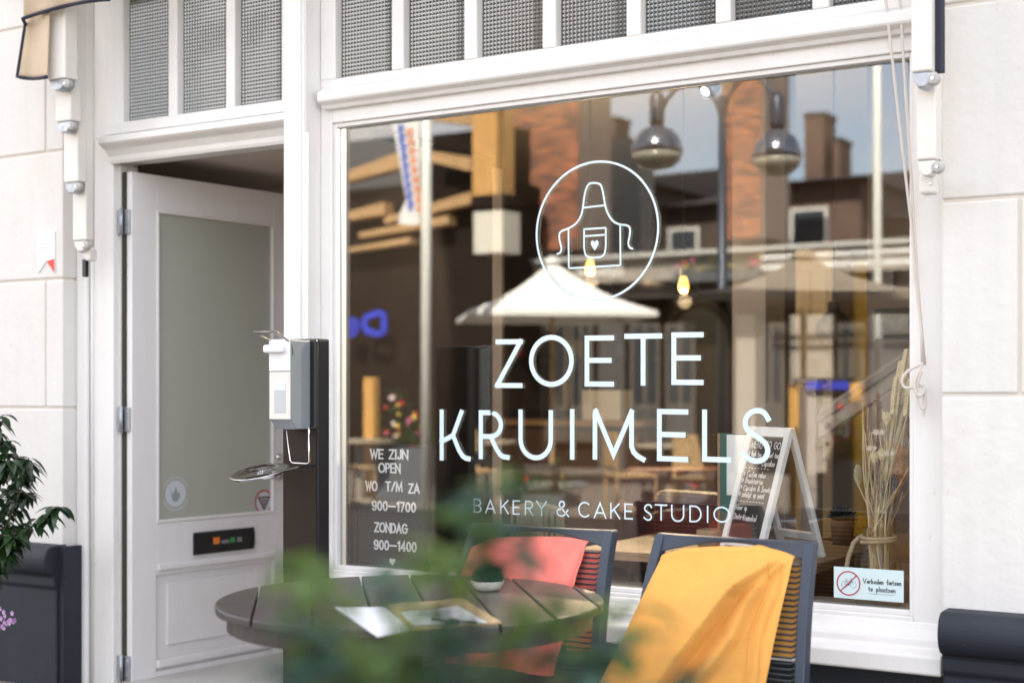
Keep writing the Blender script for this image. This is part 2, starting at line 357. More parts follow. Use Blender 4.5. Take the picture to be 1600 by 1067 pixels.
# ================================================================== GROUND, STREET
def paver_mat():
    m = bpy.data.materials.new('clay_pavers'); m.use_nodes = True; t = m.node_tree; b = t.nodes['Principled BSDF']
    tc = t.nodes.new('ShaderNodeTexCoord'); br = t.nodes.new('ShaderNodeTexBrick'); br.inputs['Scale'].default_value = 5
    br.inputs['Color1'].default_value = (.15,.125,.10,1); br.inputs['Color2'].default_value = (.22,.18,.15,1); br.inputs['Mortar'].default_value = (.13,.11,.09,1); br.inputs['Mortar Size'].default_value = .03
    t.links.new(tc.outputs['Object'], br.inputs['Vector']); t.links.new(br.outputs['Color'], b.inputs['Base Color']); b.inputs['Roughness'].default_value = .85
    return m
PAVE = paver_mat()
g = MB().quad((-90,-90,0),(60,-90,0),(60,60,0),(-90,60,0)).build('ground', mat('far_ground', (.2,.17,.14), .9)); g['kind'] = 'structure'
g = MB().box((-40,-26,.004),(20,-.14,.02)).build('street_pavement', PAVE); g['kind'] = 'structure'

# ================================================================== SHOP BUILDING
XL, XR = -4.948, -1.196           # the two pier corners
YW = -.14                         # wall face
YF = -.04                         # joinery face
GX0, GX1, GZ0, GZ1 = -3.543, -1.320, .616, 2.303
bld = thing('shop_building', 'cream stuccoed shop building with navy plinth around the bakery front', 'building', (-3, 0, 0))
ZT = 3.12
# backing walls (joint colour), with blocks proud of it
def back(a, b, name='wall', m=GROOVE): return MB().box(a, b).build(name, m, bld)
back((-9, YW+.008, 0), (XL-.006, .3, 9)); back((XR+.006, YW+.008, 0), (4.5, .3, 9)); back((XL-.006, YW+.002, ZT), (XR+.006, .3, 9))
back((-9, .301, 3.4), (-8.7, 9, 9)); back((4.2, .301, 0), (4.5, 9, 9)); back((-9, 9.001, 0), (4.5, 9.3, 9)); back((-9, .301, 0), (-8.7, 9, 3.39))
MB().box((-9, .3, 9.002), (4.5, 9.3, 9.2)).build('roof', mat('roof_felt', (.1,.1,.1), .9), bld)
def blocks(x_edges_by_row, zs, side):
    for k in range(len(zs)-1):
        z0, z1 = zs[k] + .0055, zs[k+1] - .0055
        xs = x_edges_by_row[k % len(x_edges_by_row)]
        for a, b in zip(xs[:-1], xs[1:]):
            ga = .0 if a in (XL, XR) else .005; gb = .0 if b in (XL, XR) else .005
            MB().box((a+ga, YW, z0), (b-gb, YW+.1 if not (b == XL or a == XR) else -.002, z1)).build('stone_block', STUCCO, bld, bevel=.006, segs=2)
xg = P(71, 446, YW).x
blocks([[-8.9,-7.4,-6.3,XL], [-8.9,-7.9,-6.4,xg,XL], [-8.9,-7.4,-6.3,XL], [-8.9,-7.9,-6.4,xg,XL]], [.60, 1.215, 1.77, 2.32, 2.88, 3.44, 4.0], -1)
xr = P(1593, 450, YW).x
blocks([[XR,.6,1.7,2.8,4.4], [XR,xr,.9,2.3,4.4]], [.62, 1.274, 1.84, 2.41, 2.97, 3.53, 4.1], 1)
# plinth with moulded top
def plinth(x0, x1, zt):
    prof = [(0,0),(0,zt-.19),(.012,zt-.175),(.012,zt-.14)] + [(.018+.045*math.sin(R(a_)), zt-.062-.062*math.cos(R(a_))-.002) for a_ in range(0, 181, 10)] + [(-.06,zt),(-.06,0)]
    y0 = YW - .045
    MB().prism([(x0, y0 - a, b) for a, b in prof], (x1-x0, 0, 0)).build('plinth', PLINTH, bld, bevel=.006)
plinth(-8.9, XL + .012, .632); plinth(P(1468, 1000, YW-.08).x, 4.4, .655)
MB().box((XL+.013, YW-.03, 0), (XL+.04, YF-.005, .625)).build('plinth', PLINTH, bld)
# base board under the shop window
MB().box((-3.61, -.06, .02), (XR, .1, .455)).build('stallriser', PLINTH, bld, bevel=.004)
MB().box((-3.61, -.075, .1), (XR-.02, -.061, .36)).build('stallriser', PLINTH, bld, bevel=.006)

# joinery --------------------------------------------------------
join = thing('shopfront_joinery', 'white painted timber shopfront frame around the display window and doorway', 'shop front', (-3, 0, .1))
def wb(a, b, name, m=None, bev=.004): return MB().box(a, b).build(name, m or WHITE, join, bevel=bev)
PX0, PX1 = P(443, 446, -.13).x, -3.611
# left jamb
JL0, JL1 = XL + .001, P(177, 446, YF).x
wb((JL0, YF, .02), (JL1, .08, ZT), 'door_post')
wb((JL0, YF-.03, .02), (JL0+.065, YF-.001, ZT), 'moulding', bev=.01)
MB().tube([(JL0+.075, YF-.004, .02), (JL0+.075, YF-.004, ZT)], .008, 8).build('moulding', WHITE, join, smooth=True)
# centre post, moulded
wb((PX0, -.13, .02), (PX1, .10, ZT), 'centre_post')
MB().tube([(PX1-.026, -.131, .02), (PX1-.026, -.131, ZT)], .0075, 8).build('moulding', WHITE, join, smooth=True)
MB().tube([(PX1-.008, -.131, .02), (PX1-.008, -.131, ZT)], .005, 8).build('moulding', WHITE, join, smooth=True)
# display window frame: stiles, rails
FX0, FX1 = PX1+.001, XR
wb((FX0, YF, .52), (GX0-.012, .05, ZT), 'window_stile')
wb((GX1+.012, YF, .52), (FX1, .05, ZT), 'window_stile')
wb((GX0-.012, YF+.0005, .52), (GX1+.012, .05, GZ0-.012), 'window_rail')
wb((GX0-.012, YF+.0005, GZ1+.012), (GX1+.012, .05, 2.452), 'window_rail')
# bead
for a, b in (((GX0-.012, YF+.012, GZ0-.012), (GX0+.004, -.002, GZ1+.012)), ((GX1-.004, YF+.012, GZ0-.012), (GX1+.012, -.002, GZ1+.012)),
             ((GX0+.004, YF+.012, GZ0-.012), (GX1-.004, -.002, GZ0+.004)), ((GX0+.004, YF+.012, GZ1-.004), (GX1-.004, -.002, GZ1+.012))):
    wb(a, b, 'glazing_bead', bev=.003)
for a, b in (((GX0+.004, -.0075, GZ0+.004), (GX0+.008, -.001, GZ1-.004)), ((GX0+.008, -.0075, GZ1-.008), (GX1-.004, -.001, GZ1-.004))):
    wb(a, b, 'gasket', GASKET, 0)
# cornice between display window and top lights
def profile(name, x0, x1, y, prof, m=None, parent=None, bev=.002):
    return MB().prism([(x0, y - a, b) for a, b in prof], (x1-x0, 0, 0)).build(name, m or WHITE, parent or join, bevel=bev)
CX0 = P(497, 160, -.09).x
profile('window_cornice', CX0, XR-.001, YF-.001, [(0,2.365),(.022,2.365),(.03,2.378),(.052,2.388),(.056,2.395),(.056,2.422),(.046,2.432),(.016,2.447),(0,2.449)])
# sill: three steps
profile('window_sill', FX0-.0, XR+.004, YF-.001, [(0,.452),(.115,.452),(.122,.458),(.118,.505),(.112,.512),(.075,.522),(.07,.528),(.066,.548),(.05,.553),(.02,.573),(.012,.590),(0,.592)], bev=.004)
# top light rows
def top_lights(x0, x1, panes, zb, zt, name, label):
    t = thing(name, label, 'window', ((x0+x1)/2, 0, zb), None)
    zin = zb
    MB().box((x0, YF+.002, zb-.035), (x1, .045, zb)).build('bottom_rail', WHITE, t, bevel=.004)
    edges = [x0] + [v for p in panes for v in p] + [x1]
    for k in range(0, len(edges), 2):
        a, b = edges[k], edges[k+1]
        MB().box((a, YF-.004, zb-.002), (b, .05, zt)).build('glazing_bar', WHITE, t, bevel=.006)
    c = .0150
    for a, b in panes:
        mb = MB(); nx = max(1, round((b-a)/c)); nz_ = int((zt-zb)/c)
        dx = (b-a)/nx
        for i in range(nx):
            for j in range(nz_):
                xa, za = a + i*dx, zb + j*c; y = -.004; q = .0032
                vs = [(xa,y,za),(xa+dx,y,za),(xa+dx,y,za+c),(xa,y,za+c),
                      (xa+dx*.34,y-q*1.6,za+c*.34),(xa+dx*.66,y-q*1.6,za+c*.34),(xa+dx*.66,y-q*1.6,za+c*.66),(xa+dx*.34,y-q*1.6,za+c*.66)]
                mb.add(vs, [(4,5,6,7),(0,1,5,4),(1,2,6,5),(2,3,7,6),(3,0,4,7)])
        mb.build('relief_pane', RELIEF, t)
    return t
px = [(534,615),(640,728),(754,850),(877,981),(1009,1120),(1149,1271),(1302,1420)]
pan = [(P(a, 60, -.004).x, P(b, 60, -.03).x) for a, b in px]
top_lights(FX0+.001, XR-.06, pan, 2.462+.022, ZT, 'display_window_toplights', 'long row of square-relief panes above the display window')
px = [(203,266),(287,356),(377,443)]
pan = [(P(a, 100, -.004).x, P(b, 100, -.03).x) for a, b in px]
dz = P(203, 195, -.004).z
top_lights(JL1-.04, PX0+.0, pan, dz, ZT, 'door_toplights', 'short row of three square-relief panes above the open door')
# door head
DH = P(300, 243, YF).z
wb((JL1-.001, YF+.004, DH+.01), (PX0+.001, .08, dz-.036), 'door_head')
profile('door_cornice', P(160, 235, -.1).x, PX0-.001, YF-.001, [(0,DH-.0),(.012,DH),(.02,DH+.012),(.024,DH+.03),(.045,DH+.055),(.075,DH+.07),(.085,DH+.078),(.085,DH+.1),(.07,DH+.108),(.02,DH+.118),(0,DH+.12)])
profile('door_cornice', P(166, 215, -.06).x, PX0-.001, YF-.001, [(0,DH+.121),(.03,DH+.121),(.03,DH+.16),(.022,DH+.17),(0,DH+.175)])
wb((JL1+.0, YF+.03, .02), (JL1+.012, .09, DH), 'door_stop', WHITE2, .002)
wb((JL0+.02, .085, ZT-.0), (XR-.02, .12, ZT+.3), 'top_rail')

# ------------------------------------------------------------------ front door, standing open
hx = P(206, 700, 0).x
dd = Vector((math.sin(R(5.5)), math.cos(R(5.5)), 0)); dn = Vector((dd.y, -dd.x, 0))     # along the leaf, and its visible face normal
H0 = Vector((hx, 0.0, 0))
def PD(px, py, off=0.0):
    d = ray(px, py); t = (H0 + dn*off - CAM).dot(dn) / d.dot(dn); p = CAM + d*t
    return ((p - H0).dot(dd), p.z)
def D3(s, z, off=0.0): return H0 + dd*s + dn*off + Vector((0, 0, z))
door = thing('front_door', 'pale grey panelled door standing open with frosted glass and black letterbox', 'door', (hx, 0, .1))
def dbox(s0, s1, z0, z1, o0, o1, name, m=None, bev=.003):
    return MB().obox(D3(s0, z0, o0), dd*(s1-s0), dn*(o1-o0), (0, 0, z1-z0)).build(name, m or DOORP, door, bevel=bev)
DW = .90; DT = PD(206, 268)[1]
gs0, gz1 = PD(248, 331); gz0 = PD(248, 812)[1]; gs1 = PD(437, 500)[0]
gz1 = (PD(248,331)[1] + PD(430,357)[1]) / 2
if gs1 > DW - .09: gs1 = DW - .09
dbox(0, gs0-.012, .03, DT, -.035, 0, 'stile'); dbox(gs1+.012, DW, .03, DT, -.035, 0, 'stile')
dbox(gs0-.012, gs1+.012, gz1+.012, DT, -.035, -.0005, 'top_rail')
lz1 = PD(248, 822)[1]; mz = PD(252, 880)[1]; mz2 = PD(252, 891)[1]
dbox(gs0-.012, gs1+.012, mz2-.02, gz0-.012, -.035, -.0005, 'lock_rail')
pz1 = PD(262, 911)[1]; pz0 = PD(262, 1008)[1]
dbox(gs0-.012, gs1+.012, .03, mz2-.02, -.035, -.014, 'lower_panel')
ps0 = PD(262, 950)[0]; ps1 = gs1 - .03
dbox(ps0, ps1, pz0, pz1, -.0139, -.004, 'raised_panel', bev=.008)
dbox(gs0-.011, gs1+.011, mz2, mz, .0, .016, 'moulding', bev=.007)
bz = PD(252, 1040)[1]; dbox(gs0-.011, gs1+.011, bz-.01, bz+.03, -.013, .008, 'moulding', bev=.01)
dbox(gs0-.011, gs1+.011, .03, bz-.02, -.013, -.001, 'bottom_rail')
dbox(gs0, gs1, gz0, gz1, -.02, -.012, 'glass_pane', DGLASS, 0)
for a in ((gs0-.012, gs0, gz0-.012, gz1+.012), (gs1, gs1+.012, gz0-.012, gz1+.012), (gs0, gs1, gz0-.012, gz0), (gs0, gs1, gz1, gz1+.012)):
    dbox(*a, -.012, .007, 'glazing_bead', WHITE, .003)
# letterbox
l0 = PD(301, 850); l1 = PD(396, 850); lt = PD(301, 832)[1]; lb = PD(301, 867)[1]
lbx = dbox(l0[0], l1[0], lb, lt, .0, .009, 'letterbox', BLACK, .004)
for (a, b, c, d) in ((.0, 1, .0, .16), (.0, 1, .84, 1), (0, .06, .16, .84), (.94, 1, .16, .84)):
    w_, h_ = l1[0]-l0[0], lt-lb
    o = MB().obox(D3(l0[0]+w_*a+.004*(a>0), lb+h_*c+.001, .0091), dd*(w_*(b-a)-.006), dn*.005, (0,0,h_*(d-c)-.002)).build('frame', BLACK, lbx, bevel=.002)
STK = {k: mat('letterbox_sticker_' + k, c, .5) for k, c in (('orange', (.75,.22,.02)), ('green', (.04,.30,.08)), ('grey', (.22,.22,.24)))}
for fx, wd, hh, k in ((.31,.10,.30,'orange'), (.44,.13,.14,'grey'), (.59,.07,.22,'green'), (.70,.08,.2,'grey')):
    w_, h_ = l1[0]-l0[0], lt-lb
    MB().obox(D3(l0[0]+w_*fx, lb+h_*.40, .0092), dd*(w_*wd), dn*.001, (0,0,h_*hh)).build('sticker', STK[k], lbx)
# door stickers
def disc(mb, c2, r0, r1, f3, n=40, a0=0, a1=360):
    ribbon(mb, [(c2[0] + (r0+r1)/2*math.cos(R(a0+(a1-a0)*i/n)), c2[1] + (r0+r1)/2*math.sin(R(a0+(a1-a0)*i/n))) for i in range(n+1)], abs(r1-r0), f3)
def filldisc(mb, c2, r, f3, n=36): mb.quad(*[f3(c2[0]+r*math.cos(2*math.pi*i/n), c2[1]+r*math.sin(2*math.pi*i/n)) for i in range(n)])
cs = PD(277, 771); rad = (PD(277, 744)[1] - PD(277, 799)[1]) / 2
PALE = mat('pale_print', (.52, .56, .60), .5); PALER = mat('pale_print_ring', (.40, .44, .45), .5); REDP = mat('red_print', (.42,.05,.05), .5); GREYP = mat('grey_print', (.26,.29,.30), .5)
f_a = lambda a, b, o=-.0105: D3(a, b, o)
st = thing('round_door_sticker', 'pale round sticker with a small drawing at lower left of the door glass', 'sticker', D3(cs[0], cs[1], 0))
mb = MB(); filldisc(mb, cs, rad*.74, lambda a, b: f_a(a, b, -.0112)); mb.build('disc', PALE, st)
mb = MB(); disc(mb, cs, rad*.84, rad, lambda a, b: f_a(a, b, -.0112), a0=20, a1=160); disc(mb, cs, rad*.84, rad, lambda a, b: f_a(a, b, -.0112), a0=200, a1=340); mb.build('ring', PALER, st)
mb = MB()
bl = [(-.4,.1),(-.33,-.35),(-.2,-.55),(.1,-.6),(.32,-.4),(.42,-.05),(.3,.1),(.2,.0),(.12,.25),(.02,.5),(-.1,.2),(-.2,.05),(-.25,-.1),(-.35,.28)]
mb.quad(*[f_a(cs[0]+a*rad*.8, cs[1]+b*rad*.8, -.0108) for a, b in bl]); mb.build('drawing', GREYP, st)
cs = PD(415, 784); rad = (PD(415, 765)[1] - PD(415, 803)[1]) / 2
st = thing('red_door_sticker', 'small round red rimmed sticker with a triangle at lower right of the door glass', 'sticker', D3(cs[0], cs[1], 0))
mb = MB(); filldisc(mb, cs, rad*.86, lambda a, b: f_a(a, b, -.0112)); mb.build('disc', PALE, st)
mb = MB(); disc(mb, cs, rad*.84, rad, lambda a, b: f_a(a, b, -.0108)); mb.build('ring', REDP, st)
mb = MB(); q = rad*.62; ribbon(mb, [(cs[0]-q, cs[1]+q*.6), (cs[0]+q, cs[1]+q*.6), (cs[0], cs[1]-q), (cs[0]-q, cs[1]+q*.6)], rad*.16, lambda a, b: f_a(a, b, -.0106))
ribbon(mb, [(cs[0]-q*.4, cs[1]+q*.25), (cs[0]+q*.4, cs[1]+q*.25), (cs[0], cs[1]-q*.45), (cs[0]-q*.4, cs[1]+q*.25)], rad*.12, lambda a, b: f_a(a, b, -.0106)); mb.build('triangle', mat('dark_print', (.12,.05,.06), .5), st)
# handle
hs = PD(411, 745)
mb = MB(); mb.lathe(D3(DW-.05, hs[1], .001), [(.022,0),(.022,.006),(.012,.01),(.01,.045),(0,.047)], 14, dn); mb.tube([D3(DW-.05, hs[1], .042), D3(DW-.17, hs[1], .046)], .009, 8); mb.build('handle', STEEL, door, smooth=True)
mb = MB(); mb.lathe(D3(DW-.05, hs[1]+.09, .001), [(.017,0),(.017,.006),(.008,.012),(0,.02)], 12, dn); mb.build('lock_cylinder', STEEL, door, smooth=True)
# hinges
for py in (347, 655, 1043):
    z = P(193, py, -.01).z
    hg = MB().box((hx-.066, -.022, z-.052), (hx-.045, -.016, z+.052)).build('hinge', GALV, door, bevel=.002)
    MB().box((hx-.036, -.008, z-.052), (hx-.006, -.002, z+.052)).build('leaf', GALV, hg, bevel=.002)
    MB().tube([(hx-.041, -.022, z-.058), (hx-.041, -.022, z+.058)], .0075, 10).build('knuckle', GALV, hg, smooth=True)
    for dx_, dz_ in ((-.056,.03),(-.056,-.03),(-.021,.03),(-.021,-.03)):
        MB().lathe((hx+dx_, -.0222 if dx_ < -.04 else -.0082, z+dz_), [(.0045,0),(.003,.002),(0,.002)], 8, (0,-1,0)).build('screw', STEEL, hg)

MB().box((JL1+.0125, -.003, .05), (hx-.037, .03, DT)).build('gap_shade_strip', mat('gap_shade_olive', (.05,.045,.03), .9), join)  # dark strip added to paint the shade of the gap beside the door
# entrance hall
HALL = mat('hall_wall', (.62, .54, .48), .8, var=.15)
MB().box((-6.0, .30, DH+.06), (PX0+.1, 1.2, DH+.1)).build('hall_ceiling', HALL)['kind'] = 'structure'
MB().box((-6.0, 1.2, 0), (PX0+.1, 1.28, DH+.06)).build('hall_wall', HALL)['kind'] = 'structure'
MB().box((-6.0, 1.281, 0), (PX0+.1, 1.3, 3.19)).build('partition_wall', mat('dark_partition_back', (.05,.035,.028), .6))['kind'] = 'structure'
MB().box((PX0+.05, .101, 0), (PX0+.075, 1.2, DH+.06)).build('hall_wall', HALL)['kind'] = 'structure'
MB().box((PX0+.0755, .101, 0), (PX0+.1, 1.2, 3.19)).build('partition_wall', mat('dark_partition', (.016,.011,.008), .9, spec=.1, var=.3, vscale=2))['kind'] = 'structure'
MB().box((-6.1, .30, 0), (-6.0, 1.28, DH+.06)).build('hall_wall', HALL)['kind'] = 'structure'
MB().box((-6.0, .0, .03), (PX0, 1.2, .05)).build('hall_floor', mat('hall_floor_tiles', (.5,.48,.46), .5))['kind'] = 'structure'

# ================================================================== WINDOW GLASS + LETTERING
MB().box((GX0, 0, GZ0), (GX1, .008, GZ1)).build('window_pane', GLASS, join)
YD = -.0015
def fw(x, z): return Vector((x, YD, z))
let = thing('shop_name_lettering', 'large pale blue two-line ZOETE KRUIMELS lettering across the window', 'lettering', fw(-2.6, 1.3))
def wl(ch, xa, xb, ytl, ybl, wd=.0178, custom=None, parent=None, ytr=None):
    a = P(xa, (ytl+ybl)/2, YD).x; b = P(xb, (ytl+ybl)/2, YD).x; zt = P((xa+xb)/2, ytl, YD).z; zb = P((xa+xb)/2, ybl, YD).z
    h = wd/2
    mb = MB(); rot = -.017
    xm = a
    f = lambda x, z: fw(x, z + (x-(a+b)/2)*(-rot)*-1 * (0 if parent else 0.6))
    glyph(mb, ch, a+h*(ch not in 'I'), b-h*(ch not in 'I'), zb+h, zt-h, wd, f, custom)
    mb.build('letter', VINYL, parent or let)
sw_k = [[(0,-.11),(0,1.11)], [(1.0*.78,1.11),(.45,.5),(0,.33)], [(.45,.5),(.68,.12),(.82,-.03),(.95,-.09),(1.06,-.10)]]
sw_r = [[(0,-.11),(0,1.08)], [(.12,1.08),(.4,1.08)] + arc(.38,.76,.42,.32,90,-90,12) + [(.12,.44)], [(.4,.44),(.62,.12),(.76,-.03),(.9,-.09),(1.06,-.10)]]
sw_m = [[(0,-.11),(0,1.0)], [(.02,1.09),(.40,-.02),(.78,1.09)], [(.78,1.0),(.78,.2),(.82,.06),(.9,-.04),(1.02,-.12)]]
sw_s = G['S'][1]
for a in (('Z',773.5,816.5,530,606),('O',826.5,896.5,523,604.5),('E',913.5,959.5,524,604),('T',975.5,1034.5,521,602.5),('E',1049,1099.5,519,601.5)): wl(*a)
wl('K', 687, 733, 640, 720, custom=[[(a*1, (b+.11)/1.22) for a, b in s] for s in sw_k])
wl('R', 748, 794, 641, 718, custom=[[(a, (b+.11)/1.19) for a, b in s] for s in sw_r])
wl('U', 810, 864, 640, 719); wl('I', 889, 899, 639, 718)
wl('M', 926, 1007, 639, 720, custom=[[(a, (b+.12)/1.21) for a, b in s] for s in sw_m])
wl('E', 1026.5, 1075.5, 639, 721); wl('L', 1097, 1142, 640, 722)
wl('S', 1156, 1205.5, 637, 724, custom=sw_s)
sub = thing('tagline_lettering', 'thin small BAKERY & CAKE STUDIO lettering below the shop name', 'lettering', fw(-2.6, .9))
o0, sc = (700, 590), 3.721
for ch, xa, xb, yt, yb in (('B',148,195,702,785),('A',215,277,706,790),('K',303,354,708,792),('E',376,418,711,796),('R',447,495,714,800),('Y',513,575,716,803),('&',630,704,714,808),
        ('C',757,826,720,812),('A',847,921,724,818),('K',943,1002,727,820),('E',1025,1075,730,823),('S',1135,1188,733,830),('T',1203,1275,735,830),('U',1297,1374,738,838),('D',1403,1475,742,840),('I',1500,1519,744,842),('O',1543,1640,748,842)):
    wl(ch, o0[0]+xa/sc, o0[0]+xb/sc, o0[1]+yt/sc, o0[1]+yb/sc, .0052, parent=sub)
logo = thing('apron_logo', 'pale line drawing of an apron with a heart pocket inside a ring', 'logo', P(931, 360, YD))
def lp(x, y):  p = P(820 + x/4.268, 230 + y/4.268, YD); return (p.x, p.z)
c0 = P(931, 361, YD); RR = .2385
mb = MB(); ribbon(mb, [(c0.x + RR*math.cos(R(i*4)), c0.z + RR*math.sin(R(i*4))) for i in range(91)], .0075, fw); mb.build('ring', VINYL, logo)
def smooth(pts, it=2):
    for _ in range(it):
        q = [pts[0]]
        for a, b in zip(pts[:-1], pts[1:]): q += [(a[0]*.75+b[0]*.25, a[1]*.75+b[1]*.25), (a[0]*.25+b[0]*.75, a[1]*.25+b[1]*.75)]
        q.append(pts[-1]); pts = q
    return pts
mb = MB()
for pts in ([(212,714),(238,705),(246,675),(236,640),(228,600),(234,562),(290,544),(345,510),(378,455),(388,400),(400,300),(425,242),(465,238),(505,245),(522,300),(535,390),(550,440),(585,495),(632,518),(685,520),(704,545),(698,600),(688,640),(698,672),(722,678)],):
    ribbon(mb, [lp(*p) for p in smooth(pts)], .0066, fw)
for pts in ([(393,404),(534,388)], [(291,544),(293,808)], [(293,808),(638,788)], [(638,788),(636,518)], [(390,548),(540,538)], [(402,594),(540,584)]):
    ribbon(mb, [lp(*p) for p in pts], .0062, fw)
ribbon(mb, [lp(*p) for p in [(395,548),(395,670)] + smooth([(395,670),(405,730),(465,740),(530,728),(540,660)]) + [(540,538)]], .0062, fw)
mb.build('apron', VINYL, logo)
hc = lp(466, 655); mb = MB(); mb.quad(*[fw(hc[0]+a*.030, hc[1]+b*.036) for a, b in HEART]); mb.build('heart', VINYL, logo)

# no-bicycles notice
yN = -.003
def fn(px_, py_): return P(px_, py_, yN)
nb = thing('no_bicycles_notice', 'small white notice with a crossed-out bicycle at lower right of the window', 'sign', P(1357, 912, yN))
A_, B_ = P(1303, 884, yN), P(1412, 940, yN)
nx0, nx1 = A_.x, B_.x; nz1 = (P(1303,884,yN).z + P(1412,892,yN).z)/2; nz0 = (P(1303,933,yN).z + P(1412,941,yN).z)/2
MB().box((nx0, yN-.0005, nz0), (nx1, yN+.001, nz1)).build('card', mat('notice_card', (.62, .76, .78), .45), nb)
W_, H_ = nx1-nx0, nz1-nz0
fN = lambda a, b: Vector((nx0 + a*W_, yN-.0012, nz0 + b*W_))
FN2 = lambda a, b: Vector((nx0 + a*W_, yN-.0018, nz0 + b*W_))
hh = H_/W_
mb = MB(); cc = (.215, hh*.49)
for r_ in (.055,):
    for cx_ in (.155, .285): ribbon(mb, [(cx_ + .043*math.cos(R(i*18)), hh*.45 + .043*math.sin(R(i*18))) for i in range(21)], .004, fN)
ribbon(mb, [(.155,hh*.45),(.185,hh*.45+.055),(.26,hh*.45+.055),(.285,hh*.45)], .004, fN); ribbon(mb, [(.185,hh*.45+.055),(.225,hh*.45),(.26,hh*.45+.055)], .004, fN)
ribbon(mb, [(.155,hh*.45),(.225,hh*.45)], .004, fN); ribbon(mb, [(.17,hh*.45+.075),(.2,hh*.45+.075)], .006, fN); ribbon(mb, [(.262,hh*.45+.05),(.255,hh*.45+.082),(.235,hh*.45+.085)], .005, fN)
filldisc(mb, (.213, hh*.45), .014, fN, 12)
mb.build('bicycle_symbol', mat('black_print', (.03,.03,.04), .5), nb)
mb = MB(); ribbon(mb, [(cc[0] + .165*math.cos(R(i*9)), cc[1] + .165*math.sin(R(i*9))) for i in range(41)], .017, FN2); ribbon(mb, [(cc[0]-.115, cc[1]-.115), (cc[0]+.115, cc[1]+.115)], .014, FN2)
mb.build('prohibition_ring', mat('crimson_print', (.45,.03,.06), .5), nb)
mb = MB(); line_text(mb, 'Verboden fietsen', .425, hh*.53, .066, .0105, fN, gap=.2, width=.54); line_text(mb, 'te plaatsen', .505, hh*.29, .066, .0105, fN, gap=.2, width=.38)
ribbon(mb, [(.51, hh*.21), (.88, hh*.21)], .004, fN); mb.build('lettering', bpy.data.materials['black_print'], nb)

# ================================================================== INSIDE THE SHOP
ROOM = mat('brown_wall', (.10, .075, .06), .85, var=.2, vscale=2)
def setg(mb, name, m, **k): o = mb.build(name, m, **k); o['kind'] = 'structure'; return o
RX0, RX1, RY1 = -8.5, 2.5, 8.2
setg(MB().box((RX0, RY1, .1), (RX1, RY1+.1, 3.2)), 'interior_wall', ROOM)
setg(MB().box((RX0-.1, 2.8, .1), (RX0, RY1, 3.2)), 'interior_wall', ROOM); setg(MB().box((RX1, .31, .1), (RX1+.1, RY1, 3.2)), 'interior_wall', ROOM)
setg(MB().box((RX0, .31, 3.2), (RX1, RY1+.1, 3.3)), 'interior_ceiling', mat('interior_ceiling', (.45,.41,.36), .8))
setg(MB().box((PX0+.11, .12, .05), (RX1, RY1, .1)), 'interior_floor', mat('wood_floor', (.13,.085,.055), .4, var=.4, vscale=3, stretch=(1,9,1)))
setg(MB().box((GX0-.05, .012, .55), (GX1+.05, .30, .597)), 'interior_sill', mat('inner_sill', (.30,.27,.24), .5, var=.2))
WOODD = mat('dark_oak', (.20, .125, .075), .45, var=.45, vscale=7, stretch=(1,14,14), bump=.15, bscale=50)
WOODE = mat('oak_edge', (.34, .23, .14), .5, var=.45, vscale=9, stretch=(2,20,20))
# yellow wall panel, beige columns, far dresser etc.
a = P(1307, 410, 6.0); b = P(1355, 660, 6.0)
yw = tag(MB().box((a.x, 6.0, .1), (b.x, 6.1, a.z)).build('wall_panel', mat('mustard_paint', (.75,.52,.07), .7)), 'mustard yellow wall panel behind the stairs inside the shop', 'wall panel')
a = P(1355, 420, 2.6); b = P(1440, 900, 2.6)
MB().box((a.x, 2.6, .1), (RX1, 2.7, 3.2)).build('stair_wall', mat('taupe_boards', (.34,.28,.25), .7, var=.1))['kind'] = 'structure'
a = P(1144, 600, 2.2); b = P(1196, 600, 2.2)
tag(MB().box((a.x, 2.2, .1), (b.x, 2.45, 3.2)).build('column', mat('beige_column', (.46,.41,.36), .7)), 'pale beige square column inside behind the chalkboard', 'column')
a = P(1200, 600, 3.0); b = P(1222, 600, 3.0)
tag(MB().box((a.x, 3.0, .1), (b.x, 3.2, 3.2)).build('dark_post', mat('umber_post', (.10,.075,.06), .7)), 'dark brown upright post just right of the beige column inside', 'post')
# cream cupboards
CRM = mat('cream_cupboard', (.55,.48,.36), .6)
cb = thing('cream_cabinet', 'cream panelled cabinet at the back wall of the shop', 'cabinet', P(1250, 500, 5.6))
a = P(1222, 430, 5.5); b = P(1300, 640, 5.5)
MB().box((a.x, 5.5, .1), (b.x, 5.9, 2.3)).build('carcass', CRM, cb, bevel=.01)
for k in range(3):
    x0 = a.x + (b.x-a.x)*(k/3)+.03; x1 = a.x + (b.x-a.x)*((k+1)/3)-.03
    MB().box((x0, 5.48, .3), (x1, 5.499, 2.15)).build('door', CRM, cb, bevel=.008)
# staircase with balustrade
stair = thing('staircase', 'taupe wooden staircase with newel post and sloping rail inside at right', 'staircase', P(1262, 760, 1.5))
TP = mat('taupe_wood', (.38,.31,.26), .5, var=.12)
yS = 1.5
n0, n1 = P(1250, 600, yS), P(1275, 600, yS)
MB().box((n0.x, yS, .1), (n1.x, yS+.09, n0.z)).build('newel_post', TP, stair, bevel=.006)
MB().box((n0.x-.012, yS-.012, n0.z), (n1.x+.012, yS+.102, n0.z+.025)).build('newel_cap', TP, stair, bevel=.008)
def slope_beam(pa, pb, th, y0, y1, name, par, m):
    d = Vector(pb) - Vector(pa)
    MB().prism([(pa[0], y0, pa[2]), (pb[0], y0, pb[2]), (pb[0], y0, pb[2]-th), (pa[0], y0, pa[2]-th)], (0, y1-y0, 0)).build(name, m, par, bevel=.005)
ra, rb = P(1276, 642, yS), P(1460, 515, yS)
